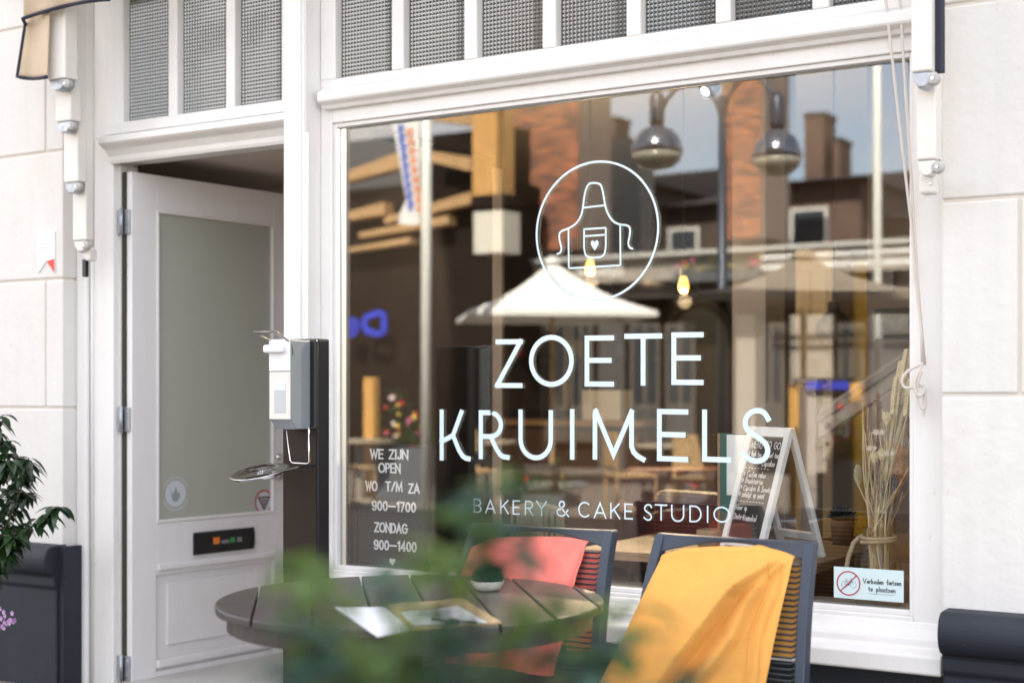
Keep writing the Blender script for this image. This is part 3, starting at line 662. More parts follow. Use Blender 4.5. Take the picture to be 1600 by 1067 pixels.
slope_beam(ra, rb, .12, yS+.015, yS+.075, 'handrail', stair, TP)
slope_beam(ra + Vector((0,0,-.02)), rb + Vector((0,0,-.02)), .035, yS-.005, yS+.0149, 'rail_moulding', stair, mat('taupe_dark', (.22,.17,.14), .5))
for px_ in (1382, 1440):
    q = P(px_, 600, yS); rz = ra.z + (rb.z-ra.z)*(q.x-ra.x)/(rb.x-ra.x)
    MB().box((q.x-.03, yS+.02, .1), (q.x+.03, yS+.07, rz-.1)).build('baluster', TP, stair, bevel=.004)
sa, sb = P(1276, 800, yS+.3), P(1470, 690, yS+.3)
for k in range(9):
    x = n1.x + .05 + k*.24; z = .1 + .2*k
    MB().box((x, yS+.1, .1), (x+.24, yS+1.0, z+.2)).build('step', TP, stair, bevel=.006)
# pictures
def picture(x0, y0, x1, y1, Y, lab, fr=.02, inner=(.40,.36,.30)):
    a, b = P(x0, y0, Y), P(x1, y1, Y); t = thing('framed_picture', lab, 'picture', ((a.x+b.x)/2, Y, b.z))
    MB().box((a.x, Y+.004, b.z), (b.x, Y+.02, a.z)).build('print', mat('picture_print', inner, .35, var=.6, vscale=9, var2=(.07,.06,.05)), t)
    for p_, q_ in (((a.x-fr, b.z-fr), (b.x+fr, b.z)), ((a.x-fr, a.z), (b.x+fr, a.z+fr)), ((a.x-fr, b.z), (a.x, a.z)), ((b.x, b.z), (b.x+fr, a.z))):
        MB().box((p_[0], Y-.008, p_[1]), (q_[0], Y+.02, q_[1])).build('frame', BLACK, t, bevel=.002)
picture(1374, 490, 1424, 523, 1.9, 'black framed landscape print hanging inside near the right window edge')
picture(1357, 425, 1396, 455, 2.5, 'faint thin framed print hanging above and behind the landscape print', .008, (.3,.25,.22))
# window table
tb = thing('window_table', 'rustic oak table inside the window, carrying the small chalkboard', 'table', (-2.2, .4, .1))
ta = P(957, 864, .2); tz = .715; xr_ = -1.70; xl_ = -2.62
MB().box((xl_, .2, tz-.03), (xr_, .82, tz)).build('tabletop', WOODD, tb, bevel=.003)
MB().box((xl_+.001, .196, tz-.031), (xr_-.001, .1999, tz-.001)).build('edge_band', WOODE, tb)
for x_, y_ in ((xl_+.06,.28),(xr_-.08,.28),(xl_+.06,.74),(xr_-.08,.74)): MB().box((x_-.03,y_-.03,.1),(x_+.03,y_+.03,tz-.031)).build('leg', WOODD, tb, bevel=.003)
# interior chairs / basket
LEA = mat('oxblood_leather', (.085,.022,.018), .45, var=.2)
def armchair(cx, cy, rz, lab, m=LEA):
    t = thing('armchair', lab, 'chair', (cx, cy, .1), 'leather armchairs inside the shop'); t.rotation_euler = (0, 0, rz)
    BASE[t] = Vector((0, 0, 0))
    def pb(name, a, b, bv=.04): MB().box(a, b).build(name, m, t, bevel=bv, segs=3)
    pb('seat', (-.27,-.25,.26), (.27,.25,.42)); pb('backrest', (-.30,.20,.26), (.30,.32,.78)); pb('armrest', (-.36,-.25,.26), (-.28,.28,.60)); pb('armrest', (.28,-.25,.26), (.36,.28,.60))
    for sx in (-1,1):
        for sy in (-1,1): MB().tube([(sx*.26, sy*.22, 0), (sx*.27, sy*.22, .26)], .018, 8).build('leg', BLACK, t)
armchair(-2.35, 1.25, 2.9, 'dark red leather armchair inside behind the tagline lettering'); armchair(-3.3, 2.6, .6, 'dark red leather armchair further back inside the shop')
WICK = mat('wicker', (.42,.31,.19), .7, var=.5, vscale=40, stretch=(1,1,8), bump=.5, bscale=60)
bk = thing('wicker_chair', 'wicker backed chair inside, just above the coral blanket', 'chair', P(860, 840, .8))
a, b = P(800, 795, .8), P(880, 900, .8)
for k in range(18):
    x = a.x + (b.x-a.x)*k/17; MB().tube([(x, .8, b.z-.2), (x + .012*math.sin(k), .8 + .02*math.sin(k*.5), a.z + .02*math.sin(math.pi*k/17))], .007, 6).build('cane', WICK, bk)
MB().tube([(a.x + (b.x-a.x)*k/12, .8, a.z + .02*math.sin(math.pi*k/12)) for k in range(13)], .013, 8).build('top_rail', WICK, bk, smooth=True)
MB().box((a.x, .8, b.z-.26), (b.x, 1.2, b.z-.2)).build('seat', WICK, bk, bevel=.01)
for x_ in (a.x+.02, b.x-.02):
    for y_ in (.82, 1.18): MB().tube([(x_, y_, .1), (x_, y_, b.z-.26)], .014, 6).build('leg', WICK, bk)
# counter with dark front, shelves with goods
ct = thing('shop_counter', 'dark brown serving counter at the back of the shop with a white till', 'counter', (-5.3, 4.6, .1))
CT = mat('counter_brown', (.09,.055,.04), .5, var=.3)
MB().box((-7.4, 4.4, .1), (-4.5, 5.0, 1.05)).build('front', CT, ct, bevel=.01); MB().box((-7.45, 4.35, 1.051), (-4.45, 5.05, 1.09)).build('worktop', WOODE, ct, bevel=.004)
MB().box((-5.0, 4.5, 1.0901), (-4.7, 4.7, 1.30)).build('till', mat('till_grey', (.5,.5,.5), .4), ct, bevel=.01)
sh = thing('back_shelf', 'tall dark shelf with jars and boxes on the back wall', 'shelf', (-6, 7.8, .1))
for z in (.6, 1.1, 1.6, 2.1): MB().box((-8, 7.8, z), (-4.2, 8.15, z+.03)).build('board', CT, sh)
cols = [(.5,.1,.08), (.6,.5,.3), (.15,.2,.3), (.5,.5,.48), (.3,.4,.2)]
SM = [mat('shelf_goods_%s' % n, c, .5) for n, c in zip(('red','cream','blue','white','green'), cols)]
for k in range(14):
    ci = k % 5; z = (.63,1.13,1.63,2.13)[(k//5) % 4]; x = -7.8 + .7*ci + random.uniform(-.15,.15); hh_ = random.uniform(.12,.3)
    tag(MB().lathe((x, 7.95, z), [(.05,0),(.06,.02),(.06,hh_*.8),(.035,hh_*.9),(.035,hh_),(0,hh_)], 10).build('jar', SM[ci], smooth=True), 'small %s jar standing on the %s board of the dark back shelf' % (('red','cream','blue','white','green')[ci], ('lowest','second','third','top')[(k//5) % 4]), 'jar', 'jars on the back shelf')
# arched mirror and dome pendants
a = P(1092, 560, 4.2)
am = thing('arched_mirror', 'dark framed arched mirror on a stand deep inside the shop', 'mirror', a)
pts = [(-.24,-.5),(-.24,.1)] + [(-.24*math.cos(R(i*15)), .1+.26*math.sin(R(i*15))) for i in range(13)] + [(.24,-.5)]
MB().tube([(a.x+x, 4.2, a.z+z) for x, z in pts], .035, 8).build('frame', mat('matt_black_frame', (.01,.009,.008), .95, spec=.05), am, smooth=True)
MB().prism([(a.x+x*.93, 4.2, a.z+z) for x, z in pts], (0, .02, 0)).build('mirror_glass', mat('mirror_glass', (.02,.022,.025), .6, spec=.1), am)
MB().box((a.x-.03, 4.22, .1), (a.x+.03, 4.26, a.z-.5)).build('stand', BLACK, am)
def pendant(px_, py_, Y, r_, lab):
    c = P(px_, py_, Y); t = thing('dome_pendant', lab, 'lamp', c, 'black dome pendants inside the shop')
    MB().lathe(c, [(r_,-.0),(r_*.97,.1*r_/.2),(r_*.75,.2*r_/.2),(r_*.3,.27*r_/.2),(.03,.3*r_/.2),(.03,.36*r_/.2),(0,.37*r_/.2)], 24).build('shade', BLACK, t, smooth=True)
    MB().tube([c + Vector((0,0,.36*r_/.2)), (c.x, c.y, 3.2)], .006, 6).build('cable', BLACK, t)
pendant(1023, 470, 4.4, .30, 'black dome pendant inside, nearer the column, beside the white parasol image'); pendant(1303, 524, 3.2, .10, 'smaller black dome pendant inside above the stair rail')
# bulbs
BULB = mat('bulb_glow', (.9,.5,.1), .4, emit=(1,.50,.08), estr=.75)
def bulb(px_, py_, Y, lab):
    c = P(px_, py_, Y); t = thing('pendant_bulb', lab, 'lamp', c, None)
    MB().lathe(c - Vector((0,0,.055)), [(0,.01),(.016,.014),(.027,.035),(.028,.055),(.02,.085),(.014,.1)], 16).build('bulb', BULB, t, smooth=True)
    MB().lathe(c + Vector((0,0,.045)), [(.017,0),(.017,.05),(.006,.06)], 12).build('socket', BLACK, t); MB().tube([c + Vector((0,0,.1)), (c.x, c.y, 3.2)], .004, 6).build('cable', BLACK, t)
    ld = bpy.data.lights.new('bulb_light', 'POINT'); ld.energy = 8; ld.color = (1,.72,.4); ld.shadow_soft_size = .04
    lo = bpy.data.objects.new('bulb_light', ld); COL.objects.link(lo); lo.parent = t; lo.location = (0, 0, -.09)
bulb(760, 398, 1.9, 'lit amber pendant bulb left of the logo ring'); bulb(922, 418, 3.0, 'lit amber pendant bulb just under the apron drawing'); bulb(1068, 445, 2.8, 'lit amber pendant bulb right of the logo ring')
# ceiling spot
sp = thing('ceiling_spotlight', 'small lit ceiling spotlight just under the top edge of the window', 'lamp', P(1102, 143, 1.2))
c = P(1102, 143, 1.2); ax = Vector((-.35,-.75,-.55)).normalized()
MB().lathe(c, [(.028,-.06),(.036,-.055),(.038,0),(.034,.001)], 20, ax).build('housing', mat('spot_housing', (.25,.24,.22), .4), sp, smooth=True)
MB().lathe(c, [(.033,-.004),(.02,.001),(0,.003)], 20, ax).build('lens', mat('spot_lens', (1,.9,.7), .4, emit=(1,.9,.68), estr=3.0), sp, smooth=True)
MB().tube([c - ax*.05, (c.x - ax.x*.05, c.y - ax.y*.05, 3.2)], .008, 8).build('stem', bpy.data.materials['spot_housing'], sp)
ld = bpy.data.lights.new('spot_light', 'SPOT'); ld.energy = 50; ld.color = (1,.85,.65); ld.spot_size = R(80); ld.shadow_soft_size = .04
lo = bpy.data.objects.new('spot_light', ld); COL.objects.link(lo); lo.parent = sp; lo.location = ax*.02; lo.rotation_euler = (-ax).to_track_quat('Z', 'Y').to_euler()

# letter board -----------------------------------------------------
yB = .05
lbd = thing('letter_board', 'black grooved letter board with white opening hours at lower left of the window', 'sign', P(612, 889, yB))
a, b = P(556, 692, yB), P(668, 889, yB); bx0, bx1, bz0, bz1 = a.x, b.x, .599, a.z
FELT = mat('letterboard_felt', (.035,.035,.037), .75)
MB().box((bx0, yB, bz0), (bx1, yB+.012, bz1)).build('backing', FELT, lbd)
nr = 44; mb = MB()
for k in range(nr):
    z = bz0 + (bz1-bz0)*k/nr; mb.box((bx0+.012, yB-.003, z+.002), (bx1-.012, yB-.0002, z+(bz1-bz0)/nr-.002))
o = mb.build('groove_ribs', FELT, lbd); o['kind'] = 'stuff'
for p_, q_ in (((bx0-.004, bz0), (bx0+.011, bz1)), ((bx1-.011, bz0), (bx1+.006, bz1)), ((bx0+.0112, bz0), (bx1-.0112, bz0+.01)), ((bx0+.0112, bz1-.01), (bx1-.0112, bz1))):
    MB().box((p_[0], yB-.008, p_[1]), (q_[0], yB+.014, q_[1])).build('frame', BLACK, lbd, bevel=.002)
WL = mat('white_plastic_letters', (.85,.87,.9), .4)
fb = lambda x, z: Vector((x, yB-.0045, z))
def hline(s, xa, xb, yc, h=13.5):
    mb = MB(); a, b = P(xa, yc, yB-.0045), P(xb, yc, yB-.0045); z0 = P((xa+xb)/2, yc+h/2, yB-.0045).z; z1 = P((xa+xb)/2, yc-h/2, yB-.0045).z
    line_text(mb, s, a.x, z0, z1-z0, .0058, fb, gap=.2, cond=.8, width=b.x-a.x); o = mb.build('text_line', WL, lbd, solid=.002)
for a in (('WE ZIJN',579,637,709.5),('OPEN',592,625,731),('WO',572,589,759),('T/M',603,628,760),('ZA',639,655,763),('900_1700',582,649,791),('ZONDAG',586,636,824.5),('900_1400',585,650,852.5)): hline(*a)
hc = P(613, 878, yB-.0045); MB().quad(*[Vector((hc.x+a*.027, yB-.0045, hc.z+b*.028)) for a, b in HEART]).build('heart', WL, lbd, solid=.002)

# chalkboard easel --------------------------------------------------
WW = paint('whitewashed_wood', (.84,.86,.88), .6, dirt=(.40,.36,.30), amt=.5)
F4 = Vector((-1.752, .41, tz)); wdir = Vector((-.85,.53,0)).normalized(); nf = Vector((-.53,-.85,0)).normalized()
bw, hgt, spr = .245, .445, .265
easel = thing('menu_chalkboard', 'small white A-frame chalkboard with handwritten menu standing on the window table', 'chalkboard', F4)
top = F4 + nf*spr/2 + Vector((0,0,hgt))
def leg_panel(foot, name_s, st_w=.028, th=.018):
    ax = (top - foot); L_ = ax.length; ax.normalize(); side = wdir; nn = ax.cross(side).normalized()
    def pb(name, s0, s1, h0, h1, m=WW, o0=-th/2, o1=th/2, bv=.002): return MB().obox(foot + side*s0 + ax*h0 + nn*o0, side*(s1-s0), ax*(h1-h0), nn*(o1-o0)).build(name, m, easel, bevel=bv)
    return pb, L_, ax, side, nn
foot = F4 + nf*spr
pb, L_, ax, side, nn = leg_panel(foot, 'front')
pb('stile', 0, .028, 0, L_); pb('stile', bw-.028, bw, 0, L_); pb('rail', .0281, bw-.0281, L_-.035, L_); pb('rail', .0281, bw-.0281, .035, .065)
if nn.dot(nf) < 0: sgn = -1
else: sgn = 1
pb('slate', .0282, bw-.0282, .0651, L_-.0351, mat('slate_board', (.028,.024,.026), .5, var=.3, vscale=12), -.004*1, .002)
bh0, bh1 = .0651, L_-.0351; bw_ = bw-.0564
def fc(x, y):   # x from the viewer's left, y up
    return foot + side*(bw-.0282-x) + ax*(bh0+y) + nn*(sgn*.0055)
CH = mat('chalk', (.80,.80,.82), .9); BHh = bh1-bh0
mb = MB()
line_text(mb, 'MENU TO GO', .012, BHh*.885, .024, .0029, fc, gap=.25, jit=.08, width=bw_-.02)
rows = [('# high tea - Sweet tea',.80,0), ('   Cupcakes',.715,.06), ('- - - - - - - -',.665,0), ('# Custom cakes',.60,0), ('# Bruidstaarten',.535,0), ('# Cupcakes & Sweets',.465,0), ('# zakelijk op maat',.40,0), ('- - - - - - - - -',.335,0), ('Meer op',.27,0), ('Zoete-Kruimels.nl',.18,0)]
for s, y, dx_ in rows:
    s_ = s; tot = sum(G[c][0]*.9 + .2 for c in s_)
    line_text(mb, s_, .010+dx_, BHh*y, .019, .0025, fc, gap=.2, cond=.9, jit=.07, width=min(bw_-.016-dx_, tot*.019*.80))
mb.build('handwriting', CH, easel)
pb, L2, ax2, side2, nn2 = leg_panel(F4, 'back')
pb('stile', 0, .026, 0, L2); pb('stile', bw-.026, bw, 0, L2); pb('rail', .0261, bw-.0261, .06, .085)
# green menu folder and white sheet behind easel at left
fd = thing('menu_folder', 'green backed menu card with a white label leaning behind the chalkboard', 'menu', P(1128, 840, .5))
a, b = P(1126, 677, .42), P(1165, 838, .42)
MB().box((a.x, .42, tz+.001), (a.x+.13, .43, a.z)).build('card', mat('bottle_green_card', (.03,.12,.10), .5), fd)
MB().box((a.x-.012, .418, tz+.001), (a.x-.0005, .432, a.z)).build('spine', WOODE, fd)
MB().box((a.x+.025, .4165, a.z-.22), (a.x+.12, .4195, a.z-.004)).build('label', mat('white_card', (.72,.77,.8), .5), fd)
tk = thing('basket', 'small woven basket on the window table left of the chalkboard', 'basket', P(1112, 850, .38))
c = P(1112, 850, .40); c.z = tz+.001
MB().lathe(c, [(.045,0),(.052,.03),(.055,.07),(.05,.075),(.046,.03),(.0,.02)], 20).build('weave', WICK, tk, smooth=True)

# jar with dried bouquet ---------------------------------------------
yJ = .15
def pj(x, y, dy=0): return P(x, y, yJ+dy)
jc = pj(1372, 945); jc.z = .598
JGL = glass('jar_glass', (.90,.93,.90), 1.38)
jar = thing('glass_jar', 'clear glass jar with rope round its neck behind the no-bicycles notice', 'jar', jc)
zn = pj(1372, 838).z; zs = pj(1372, 862).z
MB().lathe(jc, [(0,.003),(.066,.003),(.072,.012),(.073,zs-.598-.02),(.06,zs-.598+.01),(.046,zn-.598-.01),(.045,zn-.598+.028),(.049,zn-.598+.03)], 32).build('jar_body', JGL, jar, smooth=True)
rope = thing('jar_rope', 'beige twisted rope wound round the jar neck and hanging down its side', 'rope', (jc.x, jc.y, zn))
ROPE = mat('jute_rope', (.40,.32,.22), .9, bump=.6, bscale=120)
for k, dz_ in enumerate((0, -.014)):
    MB().tube([(jc.x + .053*math.cos(R(i*15)), jc.y + .053*math.sin(R(i*15)), zn+dz_+.004*math.sin(R(i*15+k*90))) for i in range(24)], .0065, 8, closed=True).build('coil', ROPE, rope, smooth=True)
MB().tube([(jc.x-.05, jc.y-.02, zn), (jc.x-.07, jc.y-.03, zn-.02), (jc.x-.085, jc.y-.04, zn-.07), (jc.x-.092, jc.y-.045, zn-.13), (jc.x-.085, jc.y-.04, zn-.16)], .0075, 8).build('hanging_end', ROPE, rope, smooth=True)
bq = thing('dried_bouquet', 'tall dried bouquet of wheat ears, lavender and straw flowers in the glass jar', 'flowers', (jc.x, jc.y, .61))
STR = mat('straw', (.80,.68,.42), .8, var=.35, vscale=30); BRN = mat('brown_plume', (.40,.26,.16), .95, var=.3, vscale=30); ORG = mat('orange_plume', (.75,.38,.11), .9, var=.3, vscale=30)
LAV = mat('dried_lavender', (.22,.20,.27), .9, var=.3, vscale=30); PALEF = mat('papery_petal', (.72,.62,.52), .7)
neck = Vector((jc.x, jc.y, zn+.02))
def stem(tip, m, r_=.0025, nm='stem'):
    base = neck + Vector((random.uniform(-.03,.03), random.uniform(-.03,.03), -.18-random.uniform(0,.04))); nk = neck + Vector((random.uniform(-.03,.03), random.uniform(-.03,.03), 0))
    mid = (nk+tip)/2 + Vector((random.uniform(-.008,.008),)*3); MB().tube([base, nk, mid, tip], [r_*1.3, r_*1.2, r_, r_*.7], 5).build(nm, m, bq); return (tip-mid).normalized()
def ear(tip_px, base_px, dy):
    t_, b_ = pj(*tip_px, dy), pj(*base_px, dy); stem(b_, STR); d = (t_-b_); n_ = 11; mb = MB(); dn_ = d.normalized(); s1 = dn_.cross(Vector((0,1,0))).normalized(); s2 = Vector((0,1,0))
    for i in range(n_):
        for sgn_, ax_ in ((1,s1),(-1,s1),(1,s2),(-1,s2)):
            c_ = b_ + d*(i+.3*(ax_ is s2))/n_ + ax_*sgn_*.0062*(1.5-.7*abs(i/n_-.4)); tip_ = c_ + dn_*.013 + ax_*sgn_*.003
            mb.tube([c_ - dn_*.003, c_ + dn_*.005, tip_], [.0025,.006,.001], 5)
    mb.build('wheat_ear', STR, bq, smooth=True)
for a in (((1418,548),(1411,592),0),((1425,568),(1412,632),.02),((1402,590),(1396,648),-.01),((1424,592),(1417,650),-.02),((1409,566),(1402,612),.03)): ear(*a)
def plume(px_, py0, py1, m, r_, dy=0, n=60):
    t_, b_ = pj(px_, py0, dy), pj(px_+2, py1, dy); stem(b_, m); mb = MB(); d = t_-b_
    for i in range(n):
        f = random.random(); c_ = b_ + d*f; rr_ = r_*(.3+math.sin(math.pi*min(1,f*.9+.05)))*.8; v = Vector((random.uniform(-1,1), random.uniform(-1,1), random.uniform(.2,1.2))).normalized()
        mb.tube([c_, c_+v*rr_], [.0016,.0006], 3)
    mb.build('plume', m, bq)
for a in ((1370,612,690,BRN,.022,.04),(1352,650,720,BRN,.016,.03),(1405,695,760,ORG,.03,0),(1412,700,750,ORG,.026,.02),(1386,690,735,ORG,.024,.01),(1375,690,750,BRN,.03,.03),(1360,720,790,BRN,.024,.02),(1422,650,760,BRN,.024,.03),(1340,728,760,STR,.018,.02)): plume(*a, n=330)
for k in range(9):
    x_, y_ = random.uniform(1368,1402), random.uniform(722,760); t_ = pj(x_, y_, random.uniform(-.03,.03)); stem(t_ - Vector((0,0,.04)), LAV); mb = MB()
    for i in range(12): mb.lathe(t_ - Vector((random.uniform(-.004,.004), random.uniform(-.004,.004), .004*i)), [(0,-.003),(.004,0),(0,.004)], 6)
    mb.build('lavender_spike', LAV, bq)
for x_, y_, r_ in ((1374,675,.028),(1363,700,.022),(1390,708,.020)):
    c_ = pj(x_, y_, -.03); stem(c_, STR); mb = MB()
    for i in range(26):
        t = R(i*137.5); q = r_*(.5+.5*i/26); v = Vector((math.cos(t), -.35, math.sin(t)*.55)); mb.add([c_, c_+v*q*.6+Vector((0,0,.003)), c_+v*q, c_+v*q*.6-Vector((0,0,.003))], [(0,1,2,3)])
    mb.build('straw_flower', PALEF, bq)
for x_, y_ in ((1385,655),(1378,712),(1366,716),(1393,712)):
    c_ = pj(x_, y_, -.02); stem(c_ - Vector((0,0,.02)), STR); mb = MB()
    for i in range(7):
        t = R(i*51); v = Vector((math.cos(t)*.012, math.sin(t)*.012, .03)); mb.tube([c_-Vector((0,0,.02)), c_+v*.3+Vector((v.x*.5,v.y*.5,-.005)), c_+v*.8], [.002,.005,.0008], 4)
    mb.build('seed_head', STR, bq)
for k in range(80):
    x_ = random.uniform(1348,1425); y_ = random.uniform(600,780); stem(pj(x_, y_, random.uniform(-.04,.05)), random.choice((STR,STR,BRN)), .0018, 'grass_stem')

# succulent on a little pot inside
cp = thing('spiky_succulent', 'small dark spiky succulent on a low shelf inside, left of the jar', 'plant', P(1316, 835, .9))
c = P(1316, 812, .9); DGL = leafmat('dark_succulent', (.015,.02,.015), (.03,.04,.03)); mb = MB()
for i in range(60):
    t = R(i*137.5); e = R(5+80*i/60); v = Vector((math.cos(t)*math.cos(e), math.sin(t)*math.cos(e), math.sin(e))); mb.tube([c, c+v*.035, c+v*.06], [.005,.006,.001], 4)
mb.build('leaves', DGL, cp); MB().lathe(c-Vector((0,0,.1)), [(.035,0),(.045,.09),(.042,.1),(0,.095)], 16).build('pot', mat('clay_pot', (.12,.075,.05), .8), cp, smooth=True)
MB().box((c.x-.35, .75, c.z-.13), (c.x+.4, 1.1, c.z-.101)).build('shelf', WOODD, cp)

# ================================================================== AWNING (folded hood)
aw = thing('folded_awning', 'folded beige hood awning with stacked white arms at both ends of the shopfront', 'awning', (-3, -.2, 3.1))
def arm(x0, x1, yt, yb, Y0, Y1, kn=True, kx=None, nameb=True, mk=GALV):
    a, b = P(x0, 60, Y0), P(x1, 60, Y0); zt = max(3.05, P(x0, yt, Y0).z); zb = P((x0+x1)/2, yb, Y0).z
    MB().box((a.x, Y0, zb), (b.x, Y1, zt)).build('arm_cover', ALU, aw, bevel=.007, segs=3)
    if kn:
        cx = (a.x+b.x)/2; w2 = (b.x-a.x)/2
        MB().prism([(cx-w2*.92, Y0+.004, zb-.001), (cx+w2*.92, Y0+.004, zb-.001), (cx+w2*.8, Y0+.004, zb-.028), (cx+w2*.35, Y0+.004, zb-.044), (cx-w2*.35, Y0+.004, zb-.044), (cx-w2*.75, Y0+.004, zb-.025)], (0, (Y1-Y0)*.8, 0)).build('knuckle', mk, aw, bevel=.004)
        kc = Vector((cx+w2*.9+.006, (Y0+Y1)/2+.002, zb-.022))
        MB().lathe(kc - Vector((0,.012,0)), [(.018,0),(.018,.018),(.013,.023),(.0,.023)], 18, (0,-1,0)).build('hinge_disc', DISC, aw, smooth=False, bevel=.002)
        MB().lathe(kc - Vector((0,.036,0)), [(.006,0),(.005,.003),(0,.003)], 8, (0,-1,0)).build('bolt', STEEL, aw)
arm(74, 101, 0, 124, -.40, -.33); arm(86, 110, 0, 190, -.33, -.27); arm(99, 121, 0, 285, -.27, -.22); arm(113, 134, 0, 376, -.22, -.175, mk=ALU)
for x_, yb in ((126, 438), (141, 438)):
    q = P(x_, 200, -.17); zb = P(x_, yb-52, -.17).z if x_ > 130 else P(x_, 395, -.17).z
    MB().tube([(q.x, -.165, zb), (q.x, -.165, 3.05)], .013, 10).build('guide_rod', ALU, aw, smooth=True)
q = P(140, 400, -.18); MB().box((q.x-.018, -.19, q.z-.02), (q.x+.012, -.15, q.z+.03)).build('end_bracket', ALU, aw, bevel=.006)
q = P(132, 418, -.16); MB().box((q.x-.011, -.165, q.z-.04), (q.x+.011, -.145, q.z+.035)).build('latch', BLACK, aw, bevel=.003)
arm(1423, 1455, 0, 112, -.38, -.31, kx=1); arm(1431, 1462, 0, 250, -.30, -.235, mk=ALU)
q = P(1458, 60, -.34); MB().box((q.x, -.345, P(1458,112,-.34).z), (q.x+.022, -.30, 3.05)).build('trim_strip', TRIM, aw)
q = P(1464, 180, -.26); MB().box((q.x, -.262, P(1460,262,-.26).z), (q.x+.007, -.25, 3.05)).build('trim_strip', TRIM, aw)
q = P(1449, 288, -.22); MB().box((q.x-.022, -.23, q.z-.028), (q.x+.022, -.18, q.z+.03)).build('end_bracket', ALU, aw, bevel=.008); MB().lathe((q.x+.012, -.231, q.z), [(.006,0),(.004,.003),(0,.003)], 8, (0,-1,0)).build('bolt', STEEL, aw)
# canvas flap at the left end
fl_top = [(168,0),(130,9),(85,15),(50,25),(40,34)]; 
def canvas(u, v):
    # u: from arm (right) to outer edge, v: top to bottom
    xt = 78 - 36*u; yt = 16 + 14*u**2; xb = 74 - 46*u; yb = 121 - 1*u + 3*math.sin(u*3)
    x = xt + (xb-xt)*v; y = yt + (yb-yt)*v
    return P(x, y, -.42 - .015*math.sin(u*7+1) + .05*u)
MB().grid(canvas, 18, 12).build('canvas_flap', CANVAS, aw, smooth=True, solid=.003)
def canvas2(u, v):
    x = 172 - 135*u; y = 0 + 30*u**1.6; return P(x, y - v*60, -.44 + .012*math.sin(u*16) - .03*v)
MB().grid(canvas2, 30, 8).build('canvas_valance', CANVAS, aw, smooth=True, solid=.003)
edge = [canvas2(i/20, 0) - Vector((0,.004,0)) for i in range(21)] + [canvas(1, i/10) - Vector((0,.003,0)) for i in range(1,11)] + [canvas(1-i/10, 1) - Vector((0,.003,0)) for i in range(1,11)]
MB().tube(edge, .0075, 8).build('edge_binding', TRIM, aw, smooth=True)
def hood(u, v):
    x = -5.05 + 3.9*u; a_ = v*math.pi; return Vector((x, -.32 - .17*math.sin(a_) , 3.22 + .16*math.cos(a_)*-1 + .02*math.sin(u*60)*math.sin(a_)))
MB().grid(hood, 90, 12).build('hood_bundle', CANVAS, aw, smooth=True, solid=.004)

# blind cords
RP = mat('cotton_cord', (.62,.57,.52), .9, bump=.4, bscale=200)
cd = thing('blind_cords', 'pair of pale pull cords hanging down the right window edge and knotted', 'cord', P(1436, 600, -.1))
def pc(x, y, Y=-.09): return P(x, y, Y)
MB().tube([pc(1380,-60), pc(1384,0), pc(1396,110), pc(1412,250), pc(1424,350), pc(1430,430), pc(1440,520), pc(1441,570)], .0045, 8).build('cord', RP, cd, smooth=True)
MB().tube([pc(1402,-60,-.085), pc(1406,0,-.085), pc(1414,130,-.085), pc(1424,280,-.085), pc(1430,380,-.085), pc(1437,480,-.085), pc(1445,570,-.085)], .0045, 8).build('cord', RP, cd, smooth=True)
def sm3(pts, it=3):
    pts = [Vector(p) for p in pts]
    for _ in range(it):
        q = [pts[0]]
        for a, b in zip(pts[:-1], pts[1:]): q += [a*.75+b*.25, a*.25+b*.75]
        pts = q + [pts[-1]]
    return pts
MB().tube(sm3([pc(1443,568,-.1), pc(1425,574,-.11), pc(1408,590,-.11), pc(1411,607,-.105), pc(1430,605,-.1), pc(1442,600,-.095), pc(1444,615,-.09), pc(1447,635,-.095), pc(1440,640,-.1), pc(1432,622,-.105), pc(1433,600,-.11), pc(1440,580,-.11)]), .0048, 8).build('knot', RP, cd, smooth=True)
MB().tube(sm3([pc(1441,570,-.1), pc(1430,590,-.115), pc(1428,612,-.115), pc(1440,622,-.11), pc(1446,600,-.1), pc(1444,640,-.095), pc(1442,650,-.095)]), .0048, 8).build('knot', RP, cd, smooth=True)
# wall placard
pl = thing('wall_placard', 'small white swallow-tailed placard with a red corner on the left wall', 'sign', P(71, 395, -.15))
yP = YW-.006
pp = [P(57,361,yP), P(85,361,yP), P(85,426,yP), P(72,407,yP), P(59,427,yP)]
MB().prism(pp, (0,.005,0)).build('plate', mat('placard_white', (.82,.83,.84), .35), pl)
MB().quad(*[P(x, y, yP-.001) for x, y in ((85,404),(85,426),(72.5,408))]).build('red_corner', mat('placard_red', (.7,.03,.03), .4), pl)
mb = MB(); fpl = lambda x, z: Vector((x, yP-.001, z))
for y_, w_ in ((382,17),(388,14)):
    q = P(61, y_, yP); x = q.x
    while x < P(61+w_, y_, yP).x: ribbon(mb, [(x, q.z), (x+.006, q.z)], .004, fpl); x += .009
mb.build('small_print', GREYP, pl)

